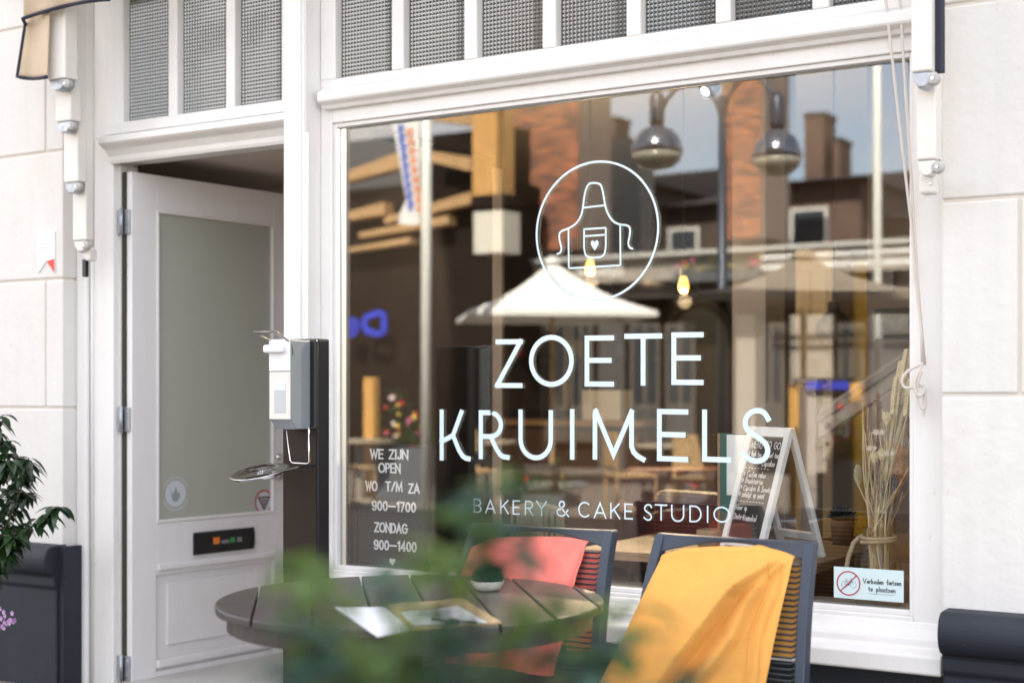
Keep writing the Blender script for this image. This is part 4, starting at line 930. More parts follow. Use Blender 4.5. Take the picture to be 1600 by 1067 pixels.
# ================================================================== HAND SANITISER STAND
yb_, yf_ = -.43, -.495
sx0, sx1 = P(441, 700, yf_).x, P(497, 700, yf_).x; sz = P(505, 530, yb_).z
stn = thing('sanitiser_stand', 'tall brown-black column stand carrying the white hand sanitiser dispenser', 'stand', ((sx0+sx1)/2, -.46, .02))
MB().box((sx0, yf_, .03), (sx1, yb_, sz)).build('column', BLACKM, stn, bevel=.008, segs=3)
MB().box((sx0+.006, yf_-.003, .04), (sx1-.006, yf_-.0002, sz-.02)).build('front_plate', BROWNM, stn, bevel=.001)
MB().box((sx0-.1, yf_-.16, .02), (sx1+.1, yb_+.06, .032)).build('foot_plate', BLACKM, stn, bevel=.004)
dsp = thing('sanitiser_dispenser', 'white elbow-lever sanitiser dispenser with grey side and wire bracket', 'dispenser', ((sx0+sx1)/2, -.58, 1.1))
yd0 = yf_-.022; x1_ = P(485, 600, yd0).x
yd1 = yd0
for _ in range(40):
    if P(454.5, 600, yd1).x < x1_: yd1 -= .004
    else: break
yd1 = max(yd1, yd0-.15)
for _ in range(1): pass
# front face Y where its right edge matches the same X
best = min((abs(P(454.5, 600, yd0-k*.002).x - x1_), yd0-k*.002) for k in range(90))[1]; yd1 = best
x0_ = P(421.6, 600, yd1).x
zt_ = P(438, 531, yd1).z; zb1 = P(438, 655, yd1).z; zb0 = P(485, 670, yd0).z
GREYS = mat('grey_enamel', (.22,.25,.27), .35, var=.12); WPL = mat('white_plastic', (.80,.82,.85), .3); CRP = mat('anodised_front', (.74,.70,.66), .35)
MB().prism([(x0_, yd1, zb1), (x0_, yd1, zt_), (x0_, yd0, zt_), (x0_, yd0, zb0), (x0_, yd1+.03, zb0)], (x1_-x0_, 0, 0)).build('housing', GREYS, dsp, bevel=.003)
MB().box((x0_-.01, yd0+.0005, zb0), (x1_+.022, yf_-.0035, zt_+.003)).build('back_plate', BLACK, dsp, bevel=.005)
zc = P(438, 580, yd1).z
MB().box((x0_+.001, yd1-.006, zc), (x1_-.001, yd1-.0003, zt_+.002)).build('top_cap', WPL, dsp, bevel=.003)
MB().box((x0_+.001, yd1-.004, zb1), (x1_-.001, yd1-.0003, zc-.002)).build('front_cover', CRP, dsp, bevel=.002)
wz1, wz0 = P(438,598,yd1).z, P(438,645,yd1).z; wx0, wx1 = P(430,600,yd1).x, P(447.5,600,yd1).x
MB().box((wx0, yd1-.0052, wz0), (wx1, yd1-.0042, wz1)).build('level_window', mat('cloudy_window', (.50,.53,.56), .2), dsp, bevel=.0)
MB().box((wx0, yd1-.0058, (wz0*.25+wz1*.75)), (wx1, yd1-.0053, wz1)).build('level_window', mat('clear_window', (.68,.74,.80), .2), dsp)
cz = P(438, 545, yd1).z
MB().box((x0_-.008, yd1-.03, cz-.014), (x1_-.018, yd1-.0065, cz+.014)).build('pump_head', WPL, dsp, bevel=.008, segs=3)
LV = mat('satin_lever', (.36,.34,.33), .3, .9)
yL = yd1-.12
la, lb_ = P(395, 519, yL-.1), P(430, 518, yL)
MB().tube([(x0_+.006, yd1-.003, cz+.03), (x0_+.002, yd1-.05, P(425,530,yd1-.05).z+.012), P(407, 520, yL-.04), P(396, 519, yL-.06), P(412, 518.5, yL-.03), P(431, 518, yL), P(440, 525, yd1-.03), (x1_-.003, yd1+.004, cz+.02), (x1_-.002, yd1+.01, cz-.02)], .0038, 8).build('lever', LV, dsp, smooth=True)
zb_ = zb0
MB().tube([(x0_+.012, yd0-.03, zb0+.01), P(453.5, 719, yd0-.03), P(457, 723, yd0-.03), P(480, 724.5, yd0-.03), P(483.5, 721, yd0-.03), P(482, 668, yd0-.03)], .0028, 8).build('wire_bracket', CHROME, dsp, smooth=True)
tc_ = P(406, 740, -.65); tn = Vector((.16, .10, 1)).normalized()
rt = (P(447,740,-.65)-P(364,740,-.65)).length/2*.84
tilt = Vector((-.02,-.05,1)).normalized()
DRIP = thing('drip_tray', 'round chromed drip tray sticking out below the sanitiser dispenser', 'tray', tc_)
MB().lathe(tc_, [(0,-.004),(rt*.85,-.004),(rt,.007),(rt*1.02,.008),(rt*.98,.0095),(rt*.84,.001),(0,.001)], 32, (-.036,-.25,1)).build('dish', CHROME, DRIP, smooth=True)
for dx_ in (-.03, .03):
    for k in range(3): MB().tube([tc_+Vector((dx_+k*.008,-.03,.012)), tc_+Vector((dx_+k*.008,0,.018)), tc_+Vector((dx_+k*.008,.03,.012))], .0014, 6).build('grate_bar', CHROME, DRIP)
MB().tube([tc_+Vector((rt*.9,.02,.012)), P(470, 729, -.55), P(492, 727, yf_-.004)], .004, 6).build('arm', BLACKM, DRIP)

# ================================================================== TABLE
TC = Vector((-2.30, -1.254, 0)); TR = .515; TZ = .73
tab = thing('terrace_table', 'round dark grey slatted terrace table in front of the bakery window', 'table', (TC.x, TC.y, .02))
sd_ = Vector((-math.sin(R(40)), math.cos(R(40)), 0)); sp_ = Vector((sd_.y, -sd_.x, 0))
pitch, gp = .147, .006
off0 = .031
for k in range(-4, 5):
    a0, a1 = off0 + k*pitch + gp/2, off0 + (k+1)*pitch - gp/2
    a0c, a1c = max(a0, -TR*.999), min(a1, TR*.999)
    if a1c - a0c < .02: continue
    n_ = 14; up = []; dn2 = []
    for i in range(n_+1):
        a_ = a0c + (a1c-a0c)*i/n_; h_ = math.sqrt(max(0, TR*TR - a_*a_)); up.append(TC + sp_*a_ + sd_*h_); dn2.append(TC + sp_*a_ - sd_*h_)
    poly = [Vector((p.x, p.y, TZ-.022)) for p in up + dn2[::-1]]
    q = [poly[0]]
    for p in poly[1:]:
        if (p-q[-1]).length > .0015: q.append(p)
    if (q[0]-q[-1]).length < .0015: q.pop()
    MB().prism(q, (0,0,.022)).build('slat', SLAT, tab, bevel=.0035, segs=2)
MB().lathe((TC.x, TC.y, TZ-.066), [(TR-.055,0),(TR-.03,0),(TR-.03,.0425),(TR-.055,.0425),(TR-.055,0)], 64).build('apron_ring', SLAT, tab, smooth=False)
for s_ in (-1, 1): MB().obox(TC + sp_*(-TR+.06) + sd_*(s_*.12-.02) + Vector((0,0,TZ-.062)), sp_*(2*TR-.12), sd_*.04, (0,0,.038)).build('bearer', SLAT, tab)
MB().lathe((TC.x, TC.y, .02), [(.25,0),(.25,.012),(.05,.03),(.035,.06),(.035,TZ-.09),(.09,TZ-.085),(.09,TZ-.083)], 28).build('pedestal', BLACKM, tab, smooth=True)
def on_table(px_, py_, z=TZ): return PZ(px_, py_, z)
PAPER = mat('white_paper', (.74,.78,.86), .5, var=.06, vscale=12); KR = mat('kraft_board', (.40,.29,.15), .7, var=.2, vscale=20)
pp = [on_table(*p, TZ+.001) for p in ((522,949),(603,949),(645,984),(590,995))]
tag(MB().prism(pp, (0,0,.0015)).build('paper_sheet', PAPER), 'loose white sheet on the table left of the clipboard', 'paper')
cl = thing('clipboard_menu', 'kraft clipboard with white menu sheet and dark clip on the table', 'clipboard', on_table(700, 965))
qa = [on_table(*p, TZ+.001) for p in ((605,946),(722,936),(784,974),(642,986))]
MB().prism(qa, (0,0,.004)).build('board', KR, cl)
qb = [on_table(*p, TZ+.006) for p in ((626,956),(716,947),(762,972),(646,978))]
MB().prism(qb, (0,0,.001)).build('menu_sheet', PAPER, cl)
qc = on_table(707, 974, TZ+.01); MB().lathe(qc, [(.0,0),(.016,.0),(.014,.012),(.0,.016)], 12).build('clip', BLACKM, cl); MB().tube([qc+Vector((-.06,.0,.004)), qc+Vector((.05,.03,.004))], .004, 6).build('clip_bar', BLACKM, cl)
pt = thing('table_succulent', 'small green succulent in a white bowl at the far side of the table', 'plant', on_table(762, 925))
c = on_table(762, 922); MB().lathe(c, [(.02,0),(.035,.004),(.047,.025),(.045,.027),(.03,.02),(0,.02)], 24).build('bowl', mat('white_ceramic', (.78,.76,.70), .3), pt, smooth=True)
SUC = leafmat('succulent_green', (.02,.09,.05), (.05,.16,.09)); mb = MB()
for i in range(90):
    t = R(i*137.5); e = R(8+78*i/90); v = Vector((math.cos(t)*math.cos(e), math.sin(t)*math.cos(e), math.sin(e))); mb.tube([c+Vector((0,0,.022)), c+Vector((0,0,.022))+v*.035, c+Vector((0,0,.022))+v*.05], [.004,.009,.002], 5)
mb.build('leaves', SUC, pt)

# ================================================================== CHAIRS AND BLANKETS
YC = -.56; LEAN = .42; ZTOP = .868
def chair(name, xl, xr, lab):
    """armless garden chair: leaning back frame with side cords, seat towards the street (-Y)"""
    t = thing(name, lab, 'chair', ((xl+xr)/2, YC-.25, .02), 'dark metal cord chairs at the table')
    zt = ZTOP; zb = .40
    def yb(z): s = (zt-z); return YC - LEAN*s + .35*s*s
    def xs(z, side):
        s = (zt-z); return (xl - .075*s*(1.3-s)) if side < 0 else (xr + .035*s)
    pw = .030
    for side in (-1, 1):
        mb = MB(); zz = [zt - (zt-zb)*i/14 for i in range(15)]; vs = []
        for z in zz:
            x = xs(z, side); y = yb(z); x2 = x + (pw if side < 0 else -pw); ya, yb2 = y-.022, y+.022
            vs += [(x,ya,z),(x2,ya,z),(x2,yb2,z),(x,yb2,z)]
        fs = [(0,1,2,3), (56+3,56+2,56+1,56)]
        for i in range(14):
            for k in range(4): fs.append((i*4+k, (i+1)*4+k, (i+1)*4+(k+1)%4, i*4+(k+1)%4))
        mb.add(vs, fs).build('back_post', FRAMEC, t, bevel=.005, segs=3)
    # scooped top rail
    mb = MB(); n_ = 16; vs = []
    for i in range(n_+1):
        f = i/n_; x = xl + .004 + (xr-xl-.008)*f; dip = .042*(1-abs(2*f-1)**1.8)+.006
        zu = zt + .002 - .004*math.sin(math.pi*f); zl = zt - .062 + dip
        sag = .012*math.sin(math.pi*f)
        vs += [(x, yb(zu)-.02+sag, zu), (x, yb(zu)+.02+sag, zu), (x, yb(zl)+.016+sag, zl), (x, yb(zl)-.012+sag, zl)]
    fs = [(3,2,1,0), (n_*4, n_*4+1, n_*4+2, n_*4+3)]
    for i in range(n_):
        for k in range(4): fs.append((i*4+k, i*4+(k+1)%4, (i+1)*4+(k+1)%4, (i+1)*4+k))
    mb.add(vs, fs).build('top_rail', FRAMEC, t, smooth=False, bevel=.003)
    nC = 27
    for k in range(nC):
        z = zt - .066 - k*.0152; a = xs(z,-1)+pw; b = xs(z,1)-pw; y = yb(z)
        pts = [(a-.004, y+.012, z+.006), (a+.010, y+.004, z+.004), (a+.018, y, z), (b-.018, y, z), (b-.010, y+.004, z+.004), (b+.004, y+.012, z+.006)]
        MB().tube(pts, .0032, 6).build('cord', CORD, t, smooth=True)
    ys = yb(.44)
    for x_ in (xl-.03, xr-.0): MB().box((x_, ys-.46, .425), (x_+.03, ys+.0, .455)).build('seat_rail', FRAMEC, t, bevel=.005)
    MB().box((xl, ys-.46, .425), (xr, ys-.43, .455)).build('seat_rail', FRAMEC, t, bevel=.005)
    for k in range(24): MB().tube([(xl-.004, ys-.03-k*.0165, .447), (xr+.004, ys-.03-k*.0165, .447)], .0032, 6).build('seat_cord', CORD, t)
    for x_ in (xl-.03, xr): 
        MB().tube([(x_+.015, ys-.445, .425), (x_+.015, ys-.46, .02)], .014, 10).build('leg', FRAMEC, t, smooth=True)
        MB().tube([(x_+.015, ys-.0, .43), (x_+.015, ys+.10, .02)], .014, 10).build('leg', FRAMEC, t, smooth=True)
    return xs, yb
c1l, c1r = P(741, 822, YC).x, P(962, 834, YC).x
xs1, yb1 = chair('garden_chair', c1l, c1r, 'dark metal cord chair with the coral blanket, nearer the letter board')
c2l, c2r = P(1028, 840, YC).x, P(1276, 850, YC).x
xs2, yb2f = chair('garden_chair', c2l, c2r, 'dark metal cord chair with the yellow blanket, right of the coral one')
def fabric(name, col, col2):
    m = bpy.data.materials.new(name); m.use_nodes = True; t = m.node_tree; b = t.nodes['Principled BSDF']
    b.inputs['Roughness'].default_value = .85; b.inputs['Sheen Weight'].default_value = .6; b.inputs['Sheen Roughness'].default_value = .4; b.inputs['Sheen Tint'].default_value = (*[min(1, c*1.2+.1) for c in col], 1)
    tc = t.nodes.new('ShaderNodeTexCoord'); n = t.nodes.new('ShaderNodeTexNoise'); n.inputs['Scale'].default_value = 22; n.inputs['Detail'].default_value = 8
    r = t.nodes.new('ShaderNodeValToRGB'); r.color_ramp.elements[0].color = (*col2, 1); r.color_ramp.elements[1].color = (*col, 1); r.color_ramp.elements[0].position = .3; r.color_ramp.elements[1].position = .6
    t.links.new(tc.outputs['Object'], n.inputs['Vector']); t.links.new(n.outputs['Fac'], r.inputs[0]); t.links.new(r.outputs[0], b.inputs['Base Color'])
    n2 = t.nodes.new('ShaderNodeTexNoise'); n2.inputs['Scale'].default_value = 350; n2.inputs['Detail'].default_value = 3; t.links.new(tc.outputs['Object'], n2.inputs['Vector'])
    bp = t.nodes.new('ShaderNodeBump'); bp.inputs['Strength'].default_value = .6; bp.inputs['Distance'].default_value = .002; t.links.new(n2.outputs['Fac'], bp.inputs['Height'])
    n3 = t.nodes.new('ShaderNodeTexNoise'); n3.inputs['Scale'].default_value = 16; n3.inputs['Detail'].default_value = 3; n3.inputs['Distortion'].default_value = .8; t.links.new(tc.outputs['Object'], n3.inputs['Vector'])
    b2 = t.nodes.new('ShaderNodeBump'); b2.inputs['Strength'].default_value = .22; b2.inputs['Distance'].default_value = .02; t.links.new(n3.outputs['Fac'], b2.inputs['Height']); t.links.new(bp.outputs[0], b2.inputs['Normal']); t.links.new(b2.outputs[0], b.inputs['Normal'])
    return m
YEL = fabric('mustard_fleece', (.78,.385,.085), (.76,.365,.08)); COR = fabric('coral_fleece', (.84,.20,.16), (.82,.18,.145)); 
def interp(tab, v):
    for (v0, x0), (v1, x1) in zip(tab[:-1], tab[1:]):
        if v <= v1: return x0 + (x1-x0)*(v-v0)/(v1-v0)
    return tab[-1][1]
def smst(a, b, x): x = max(0, min(1, (x-a)/(b-a))); return x*x*(3-2*x)
def blanket(name, lab, group, m, L_tab, R_tab, y_top, y_bot, ybf, fold, backx, back_y, hem):
    """front hang (in front of the cords), fold over the top cord, shorter back hang"""
    t = thing(name, lab, 'blanket', P((L_tab[0][1]+R_tab[0][1])/2, y_top(.5), YC))
    def yfront(z): return ybf(max(z, .42)) - (0 if z > .42 else (.42-z)*.5)
    def solve(px_, py_, off):
        Y = YC
        for _ in range(12): z = P(px_, py_, Y).z; Y = yfront(z) - off
        return P(px_, py_, Y)
    def front(u, v):
        if v < .1:   # the roll over the top cord
            a = (1 - v/.1) * math.pi*.62; vv = 0
        else: a = 0; vv = (v-.1)/.9
        py = y_top(u) + (y_bot-y_top(u))*vv
        x = interp(L_tab, py) + (interp(R_tab, py)-interp(L_tab, py))*u
        p = solve(x, py, .022 + .016*smst(0, .35, vv)); p = p + Vector((0, -1, .25))*fold(u, vv, x, py)
        if a: r_ = .020; p = p + Vector((0, r_*(1-math.cos(a))*1.15, r_*math.sin(a)*.62))
        return p
    MB().grid(front, 110, 90).build('front_hang', m, t, smooth=True, solid=.004)
    if backx:
        def bk_(u, v):
            py = y_top(1 if u > .5 else u) + 8 + (back_y-y_top(.5))*v; x = backx[0] + (backx[1]-backx[0])*u - (py-870)*.11
            Y = YC
            for _ in range(12): z = P(x, py, Y).z; Y = ybf(max(z,.42)) + .018
            p = P(x, py, Y); return p + Vector((0, .004*math.sin(u*14+v*5), 0))
        MB().grid(bk_, 40, 30).build('back_hang', m, t, smooth=True, solid=.004)
    for h_ in hem:
        pts = [front(*h_(i/60)) + Vector((0,-.0035,.001)) for i in range(61)]; MB().tube(pts, [.0022 + .0008*(i % 2) for i in range(61)], 6).build('hem_stitch', m, t, smooth=True)
    return front
# mustard
def ytop_y(u): return 868 - 6*math.sin(math.pi*min(1,u*1.1)) + 10*max(0,u-.75)*4*max(0,u-.75)*4 + 6*(1-min(1,u*8)) - 4*math.exp(-((u-.72)/.06)**2)
def ridge(x, y, pts, wd_l, wd_r, h):
    # a fold crest along an image-space polyline: soft on the left, steep on the right
    tab = [(b, a) for a, b in pts]
    if y <= tab[0][0]: cx_ = tab[0][1]; f = .4
    else: cx_ = interp(tab, y); f = 1
    d = x - cx_
    return h*f*(math.exp(-(d/wd_l)**2) if d < 0 else math.exp(-(d/wd_r)**2))
def fold_y(u, v, x, y):
    g = min(1, (y-858)/60) if y > 858 else 0
    a = ridge(x, y, [(1218,876),(1185,905),(1150,935),(1110,985),(1065,1040),(1035,1080)], 60, 5, .072*g)
    b = ridge(x, y, [(1225,880),(1200,905),(1172,950),(1150,1000),(1105,1060),(1090,1080)], 30, 4, .040*g)
    c = ridge(x, y, [(1230,885),(1207,920),(1190,980),(1175,1080)], 12, 3, .016*g) + ridge(x, y, [(1236,885),(1217,920),(1198,1000),(1185,1080)], 11, 3, .014*g)
    from mathutils import noise
    return a + b + c*.35 + .003*noise.noise(Vector((x*.012, y*.012, 3)))*g + .0*noise.noise(Vector((x*.05-y*.03, y*.03+x*.02, 1)))*g
hemY = [lambda s, q=q: ((1-q)+.02*math.sin(s*9), .13+.85*s) for q in (.06,.14)]
blanket('yellow_blanket', 'mustard yellow fleece blanket draped over the back of the right-hand chair', None, YEL,
        [(850,1040),(870,1034),(930,1005),(1000,972),(1090,926)], [(850,1236),(872,1240),(930,1226),(1000,1210),(1090,1192)], ytop_y, 1090, yb2f, fold_y, (1150,1262), 1003, hemY)
def ytop_c(u): return 849 - 3*math.sin(math.pi*u) + 12*(1-min(1,u*7)) + 5*max(0,u-.8)*5
def fold_c(u, v, x, y):
    from mathutils import noise
    g = min(1, max(0, (y-850)/40)); return .012*noise.noise(Vector((x*.022-y*.004, y*.009, 8)))*g + .003*noise.noise(Vector((x*.06, y*.04, 1)))*g + .010*g*math.exp(-((u-.93)/.06)**2) + .006*g*math.sin(u*7+v*2) + .012*smst(.5,1,v)*math.exp(-((u-.8)/.1)**2)
hemC = [lambda s: (.975, .13+.85*s)]
blanket('coral_blanket', 'coral pink fleece blanket draped over the back of the left-hand chair', None, COR,
        [(830,750),(850,738),(900,722),(1000,697),(1090,680)], [(830,920),(850,916),(900,902),(1000,880),(1090,858)], ytop_c, 1090, yb1, fold_c, (860,940), 1000, hemC)

# ================================================================== PLANTS NEAR THE SHOPFRONT
def leaf(mb, c, d, up, L_, wd, droop=.25, n=5):
    d = d.normalized(); s = d.cross(up)
    if s.length < 1e-4: s = d.orthogonal()
    s.normalize(); nrm = s.cross(d).normalized(); prof = [0.06,.62,.95,1.0,.72,.38,.0][:n+2]
    pts = [(0,.05),(.22,.75),(.48,1.0),(.75,.68),(1,0)]
    vs = []; 
    for t, ww in pts:
        p = c + d*L_*t - Vector((0,0,1))*droop*L_*t*t
        vs += [p - s*wd*ww/2 + nrm*wd*.14*ww, p, p + s*wd*ww/2 + nrm*wd*.14*ww]
    fs = []
    for i in range(4): fs += [(i*3, i*3+1, i*3+4, i*3+3), (i*3+1, i*3+2, i*3+5, i*3+4)]
    mb.add(vs, fs)
LFD = leafmat('glossy_leaf', (.010,.028,.012), (.030,.065,.022), .28, .12); LFN = leafmat('near_leaf', (.05,.13,.025), (.15,.23,.05), .5, .45)
LFN2 = leafmat('near_leaf_blue', (.03,.085,.06), (.06,.13,.09), .5, .35); BARK = mat('green_stem', (.06,.07,.03), .7)
shb = thing('leafy_shrub', 'dark glossy-leaved shrub reaching in from the left edge above the plinth', 'shrub', P(-60, 1000, -.75))
def shrub_pt(x, y, dy=0): return P(x, y, -.75+dy)

twigs = [[(-60,960),(-20,880),(10,820),(35,760),(45,715)], [(-50,900),(0,860),(40,830),(70,808),(90,792)], [(-50,900),(-10,800),(5,740),(8,690)], [(-60,850),(-20,760),(-8,690),(-2,650)], [(-40,920),(0,880),(15,850),(30,820)], [(-60,880),(-30,850),(0,800),(20,770),(30,735)], [(-60,800),(-40,740),(-25,690)], [(-60,930),(-30,900),(-5,880),(10,862)], [(-60,820),(-30,770),(-10,735),(12,720)], [(-50,860),(-10,830),(20,790),(40,770)], [(-60,900),(-20,850),(5,835),(25,840)]]
for tw in twigs:
    dy = rs.uniform(-.12,.12); pts = sm3([shrub_pt(x, y, dy + .01*i) for i, (x, y) in enumerate(tw)], 2); MB().tube(pts, [.006*(1-.7*i/len(pts)) for i in range(len(pts))], 6).build('twig', BARK, shb)
    for i in range(2, len(pts)):
        for s_ in range(5 if i > len(pts)-7 else 3):
            a_ = rs.uniform(0, 6.28); d = Vector((math.cos(a_), math.sin(a_)*.8, rs.uniform(-.4,.35)))
            mb = MB(); leaf(mb, pts[i] + Vector((rs.uniform(-.008,.008), rs.uniform(-.01,.01), 0)), d, Vector((0,0,1)), rs.uniform(.055,.08), rs.uniform(.027,.037), rs.uniform(.4,.8)); mb.build('leaf', LFD, shb, smooth=True)
# lilac flower head
lf = thing('lilac_flower', 'small lilac flower cluster at the lower left edge in front of the plinth', 'flower', P(12, 970, -.8))
PUR = mat('lilac_petal', (.50,.30,.55), .6, var=.2, vscale=60)
MB().tube([P(-60,1067,-.8), P(-20,1010,-.8), P(8,975,-.8)], .003, 6).build('stem', BARK, lf)
for k in range(16):
    c_ = P(12 + rs.gauss(0,10), 967 + rs.gauss(0,8), -.8 + rs.uniform(-.02,.02)); mb = MB()
    for i in range(5):
        t = R(i*72+k*20); d = Vector((math.cos(t), -.25, math.sin(t))); leaf(mb, c_, d, Vector((0,-1,0)), .012, .009, .0)
    mb.build('floret', PUR, lf)
# near shrub, out of focus
nsb = thing('near_shrub', 'out-of-focus green shrub in the foreground in front of the table', 'shrub', PT(660, 1250, 1.55))
tips = [(470,885,1.5),(520,930,1.7),(640,900,1.6),(690,960,1.45),(700,880,1.3),(760,770,1.5),(790,745,1.6),(835,810,1.5),(730,810,1.45),(765,820,1.4),(800,860,1.5),(740,870,1.4),(470,900,1.4),(500,930,1.45),(600,905,1.5),(850,930,1.5),(905,960,1.6),(470,985,1.35),(560,1000,1.6),(620,1010,1.5),(740,1020,1.4),(800,1000,1.6),(870,1030,1.45),(960,1020,1.5),(1000,945,1.7),(985,1010,1.55),(1110,1045,1.6),(420,1040,1.5),(520,1050,1.4),(680,1050,1.6),(920,1050,1.5),(590,1060,1.4),(780,1060,1.5),(640,970,1.35),(720,930,1.6),(830,970,1.45),(500,1010,1.5)]
for i, (x, y, t_) in enumerate(tips):
    b_ = PT(660 + (x-660)*.35 + rs.uniform(-30,30), 1240, 1.55 + (t_-1.55)*.4); t_ *= .86; e_ = PT(x, y, t_); md = (b_+e_)/2 + Vector((rs.uniform(-.02,.02), rs.uniform(-.02,.02), .02))
    pts = sm3([b_, md, e_], 3); MB().tube(pts, [.0028*(1-.6*k/len(pts)) for k in range(len(pts))], 5).build('twig', BARK, nsb)
    n_ = len(pts); m_ = LFN if rs.random() < .6 else LFN2
    for k in range(n_-1, max(2, n_//3), -3):
        if y < 900 and k < n_*.75: break
        for s_ in range(4 if y < 900 else 2):
            a_ = rs.uniform(0, 6.28); d = Vector((math.cos(a_), math.sin(a_), rs.uniform(-.3,.7))); mb = MB(); leaf(mb, pts[k], d, Vector((0,0,1)), rs.uniform(.034,.055), rs.uniform(.020,.030), rs.uniform(.1,.4)); mb.build('leaf', m_, nsb, smooth=True)

# ================================================================== ACROSS THE STREET (seen mirrored in the glass)
def MX(px_, D): return M(px_, 600, D).x
def MZ(px_, py_, D): return M(px_, py_, D).z
def mbox(x0, y0, x1, y1, D, dep, name, m, parent=None, bev=0, zb=None):
    a, b = M(x0, y0, D), M(x1, y1, D); z0 = zb if zb is not None else M((x0+x1)/2, y1, D).z; z1 = M((x0+x1)/2, y0, D).z
    return MB().box((a.x, -D, z0), (b.x, -D-dep, z1)).build(name, m, parent, bevel=bev)
BRICKM = mat('red_brick', (.50,.19,.095), .85, var=.45, vscale=1.4, bump=.4, bscale=30, var2=(.16,.09,.07), stretch=(1.6,1,8)); 
for nd in BRICKM.node_tree.nodes:
    if nd.type == 'VALTORGB': nd.color_ramp.elements[0].position = .43; nd.color_ramp.elements[1].position = .57
MORT = mat('mortar', (.30,.24,.20), .9)
DB = 17.0
ob_ = thing('brick_gallery_building', 'brick-piered gallery building opposite, mirrored in the window', 'building', (MX(950, DB), -DB, .02))
for x0, x1 in ((792, 903), (1128, 1190)):
    xa, xb = MX(x0, DB), MX(x1, DB); zb_, zt_ = MZ(900, 388, DB), 11
    MB().box((xa+.01, -DB-.02, zb_), (xb-.01, -DB-1.2, zt_)).build('pier_core', MORT, ob_)
    mb = MB(); z = zb_; r_ = 0
    while z < 8.6:
        x = xa - (.11 if r_ % 2 else 0)
        while x < xb - .02:
            a_, b_ = max(x, xa), min(x+.21, xb)
            if b_-a_ > .03: mb.box((a_+.006, -DB-.02+rs.uniform(-.004,.004), z+.006), (b_-.006, -DB+.004+rs.uniform(0,.01), z+.058))
            x += .22
        z += .064; r_ += 1
    o = mb.build('brickwork', BRICKM, ob_); o['kind'] = 'stuff'
FAS = mat('greige_fascia', (.36,.32,.27), .8, var=.15)
mbox(690, 386, 1640, 432, DB-.6, .9, 'fascia', FAS, ob_); mbox(600, 436, 1640, 460, DB-.4, .3, 'beam', mat('dark_beam', (.07,.06,.055), .7), ob_)
mbox(790, 384, 1640, 390, DB-.75, .2, 'ledge', mat('pale_ledge', (.5,.5,.46), .7), ob_)
mbox(1190, 388, 1640, 394, DB-1.2, .05, 'railing', mat('white_rail', (.8,.8,.76), .6), ob_)
mbox(1190, 405, 1640, 411, DB-1.2, .05, 'railing', bpy.data.materials['white_rail'], ob_)
BRW = mat('brown_shopfront', (.035,.023,.016), .9, spec=.1, var=.4, vscale=1.5); BRG = mat('grey_shopfront', (.10,.095,.09), .6, var=.3, vscale=1.5)
mbox(560, 460, 1700, 760, DB, .3, 'shopfront', BRW, ob_, zb=.02)
for k, (x0, x1, m_) in enumerate(((700,760,FAS),(775,800,BRG),(815,850,FAS),(935,975,BRG),(1150,1180,FAS),(1235,1300,FAS),(1360,1420,BRG),(1500,1580,FAS))):
    mbox(x0, 470, x1, 740, DB-.1, .09, 'shopfront_pillar', m_, ob_, zb=.03)
WRT = mat('white_sign_letters', (.78,.75,.68), .7)
WFR = mat('shop_window_frame', (.13,.11,.09), .6); PAN = mat('dark_shop_pane', (.03,.035,.04), .12)
for k, (x0, x1) in enumerate(((705,735),(765,790),(852,885),(890,925),(985,1030),(1040,1085),(1185,1225),(1310,1350),(1430,1490))):
    f_ = mbox(x0, 505, x1, 690, DB-.12, .06, 'shop_window', WFR, ob_)
    a_, b_ = M(x0+2, 508, DB-.13), M(x1-2, 688, DB-.13); n_ = 2 if x1-x0 > 32 else 1
    for q_ in range(n_):
        xa_ = a_.x + (b_.x-a_.x)*q_/n_ + .03; xb_ = a_.x + (b_.x-a_.x)*(q_+1)/n_ - .03
        MB().box((xa_, -DB+.125, b_.z+.6), (xb_, -DB+.135, a_.z-.02)).build('pane', PAN, f_); MB().box((xa_, -DB+.125, b_.z+.02), (xb_, -DB+.135, b_.z+.54)).build('lower_panel', BRG, f_)
# worn, unreadable pale letter shapes along the fascia
fl = thing('fascia_lettering', 'row of blurred pale letters on the fascia opposite, left of the white parasol', 'lettering', M(770, 415, DB-.62))
x = 694
while x < 835:
    if not (742 < x < 752 or 775 < x < 783):
        mb = MB(); a_ = M(x, 428, DB-.605); b_ = M(x+8, 404, DB-.605)
        f3 = lambda u_, v_: Vector((u_, a_.y+.0, v_)); glyph(mb, random.choice('EHNOL'), min(a_.x,b_.x), max(a_.x,b_.x), a_.z, b_.z, .05, f3); mb.build('letter', WRT, fl, solid=.02)
    x += 11
fl2 = thing('fascia_lettering', 'row of blurred pale letters on the fascia opposite, right of the white parasol', 'lettering', M(950, 415, DB-.62))
x = 905
while x < 975:
    mb = MB(); a_ = M(x, 430, DB-.605); b_ = M(x+7, 410, DB-.605); f3 = lambda u_, v_: Vector((u_, a_.y+.0, v_)); glyph(mb, random.choice('EHNOL'), min(a_.x,b_.x), max(a_.x,b_.x), a_.z, b_.z, .05, f3); mb.build('letter', WRT, fl2, solid=.02); x += 10
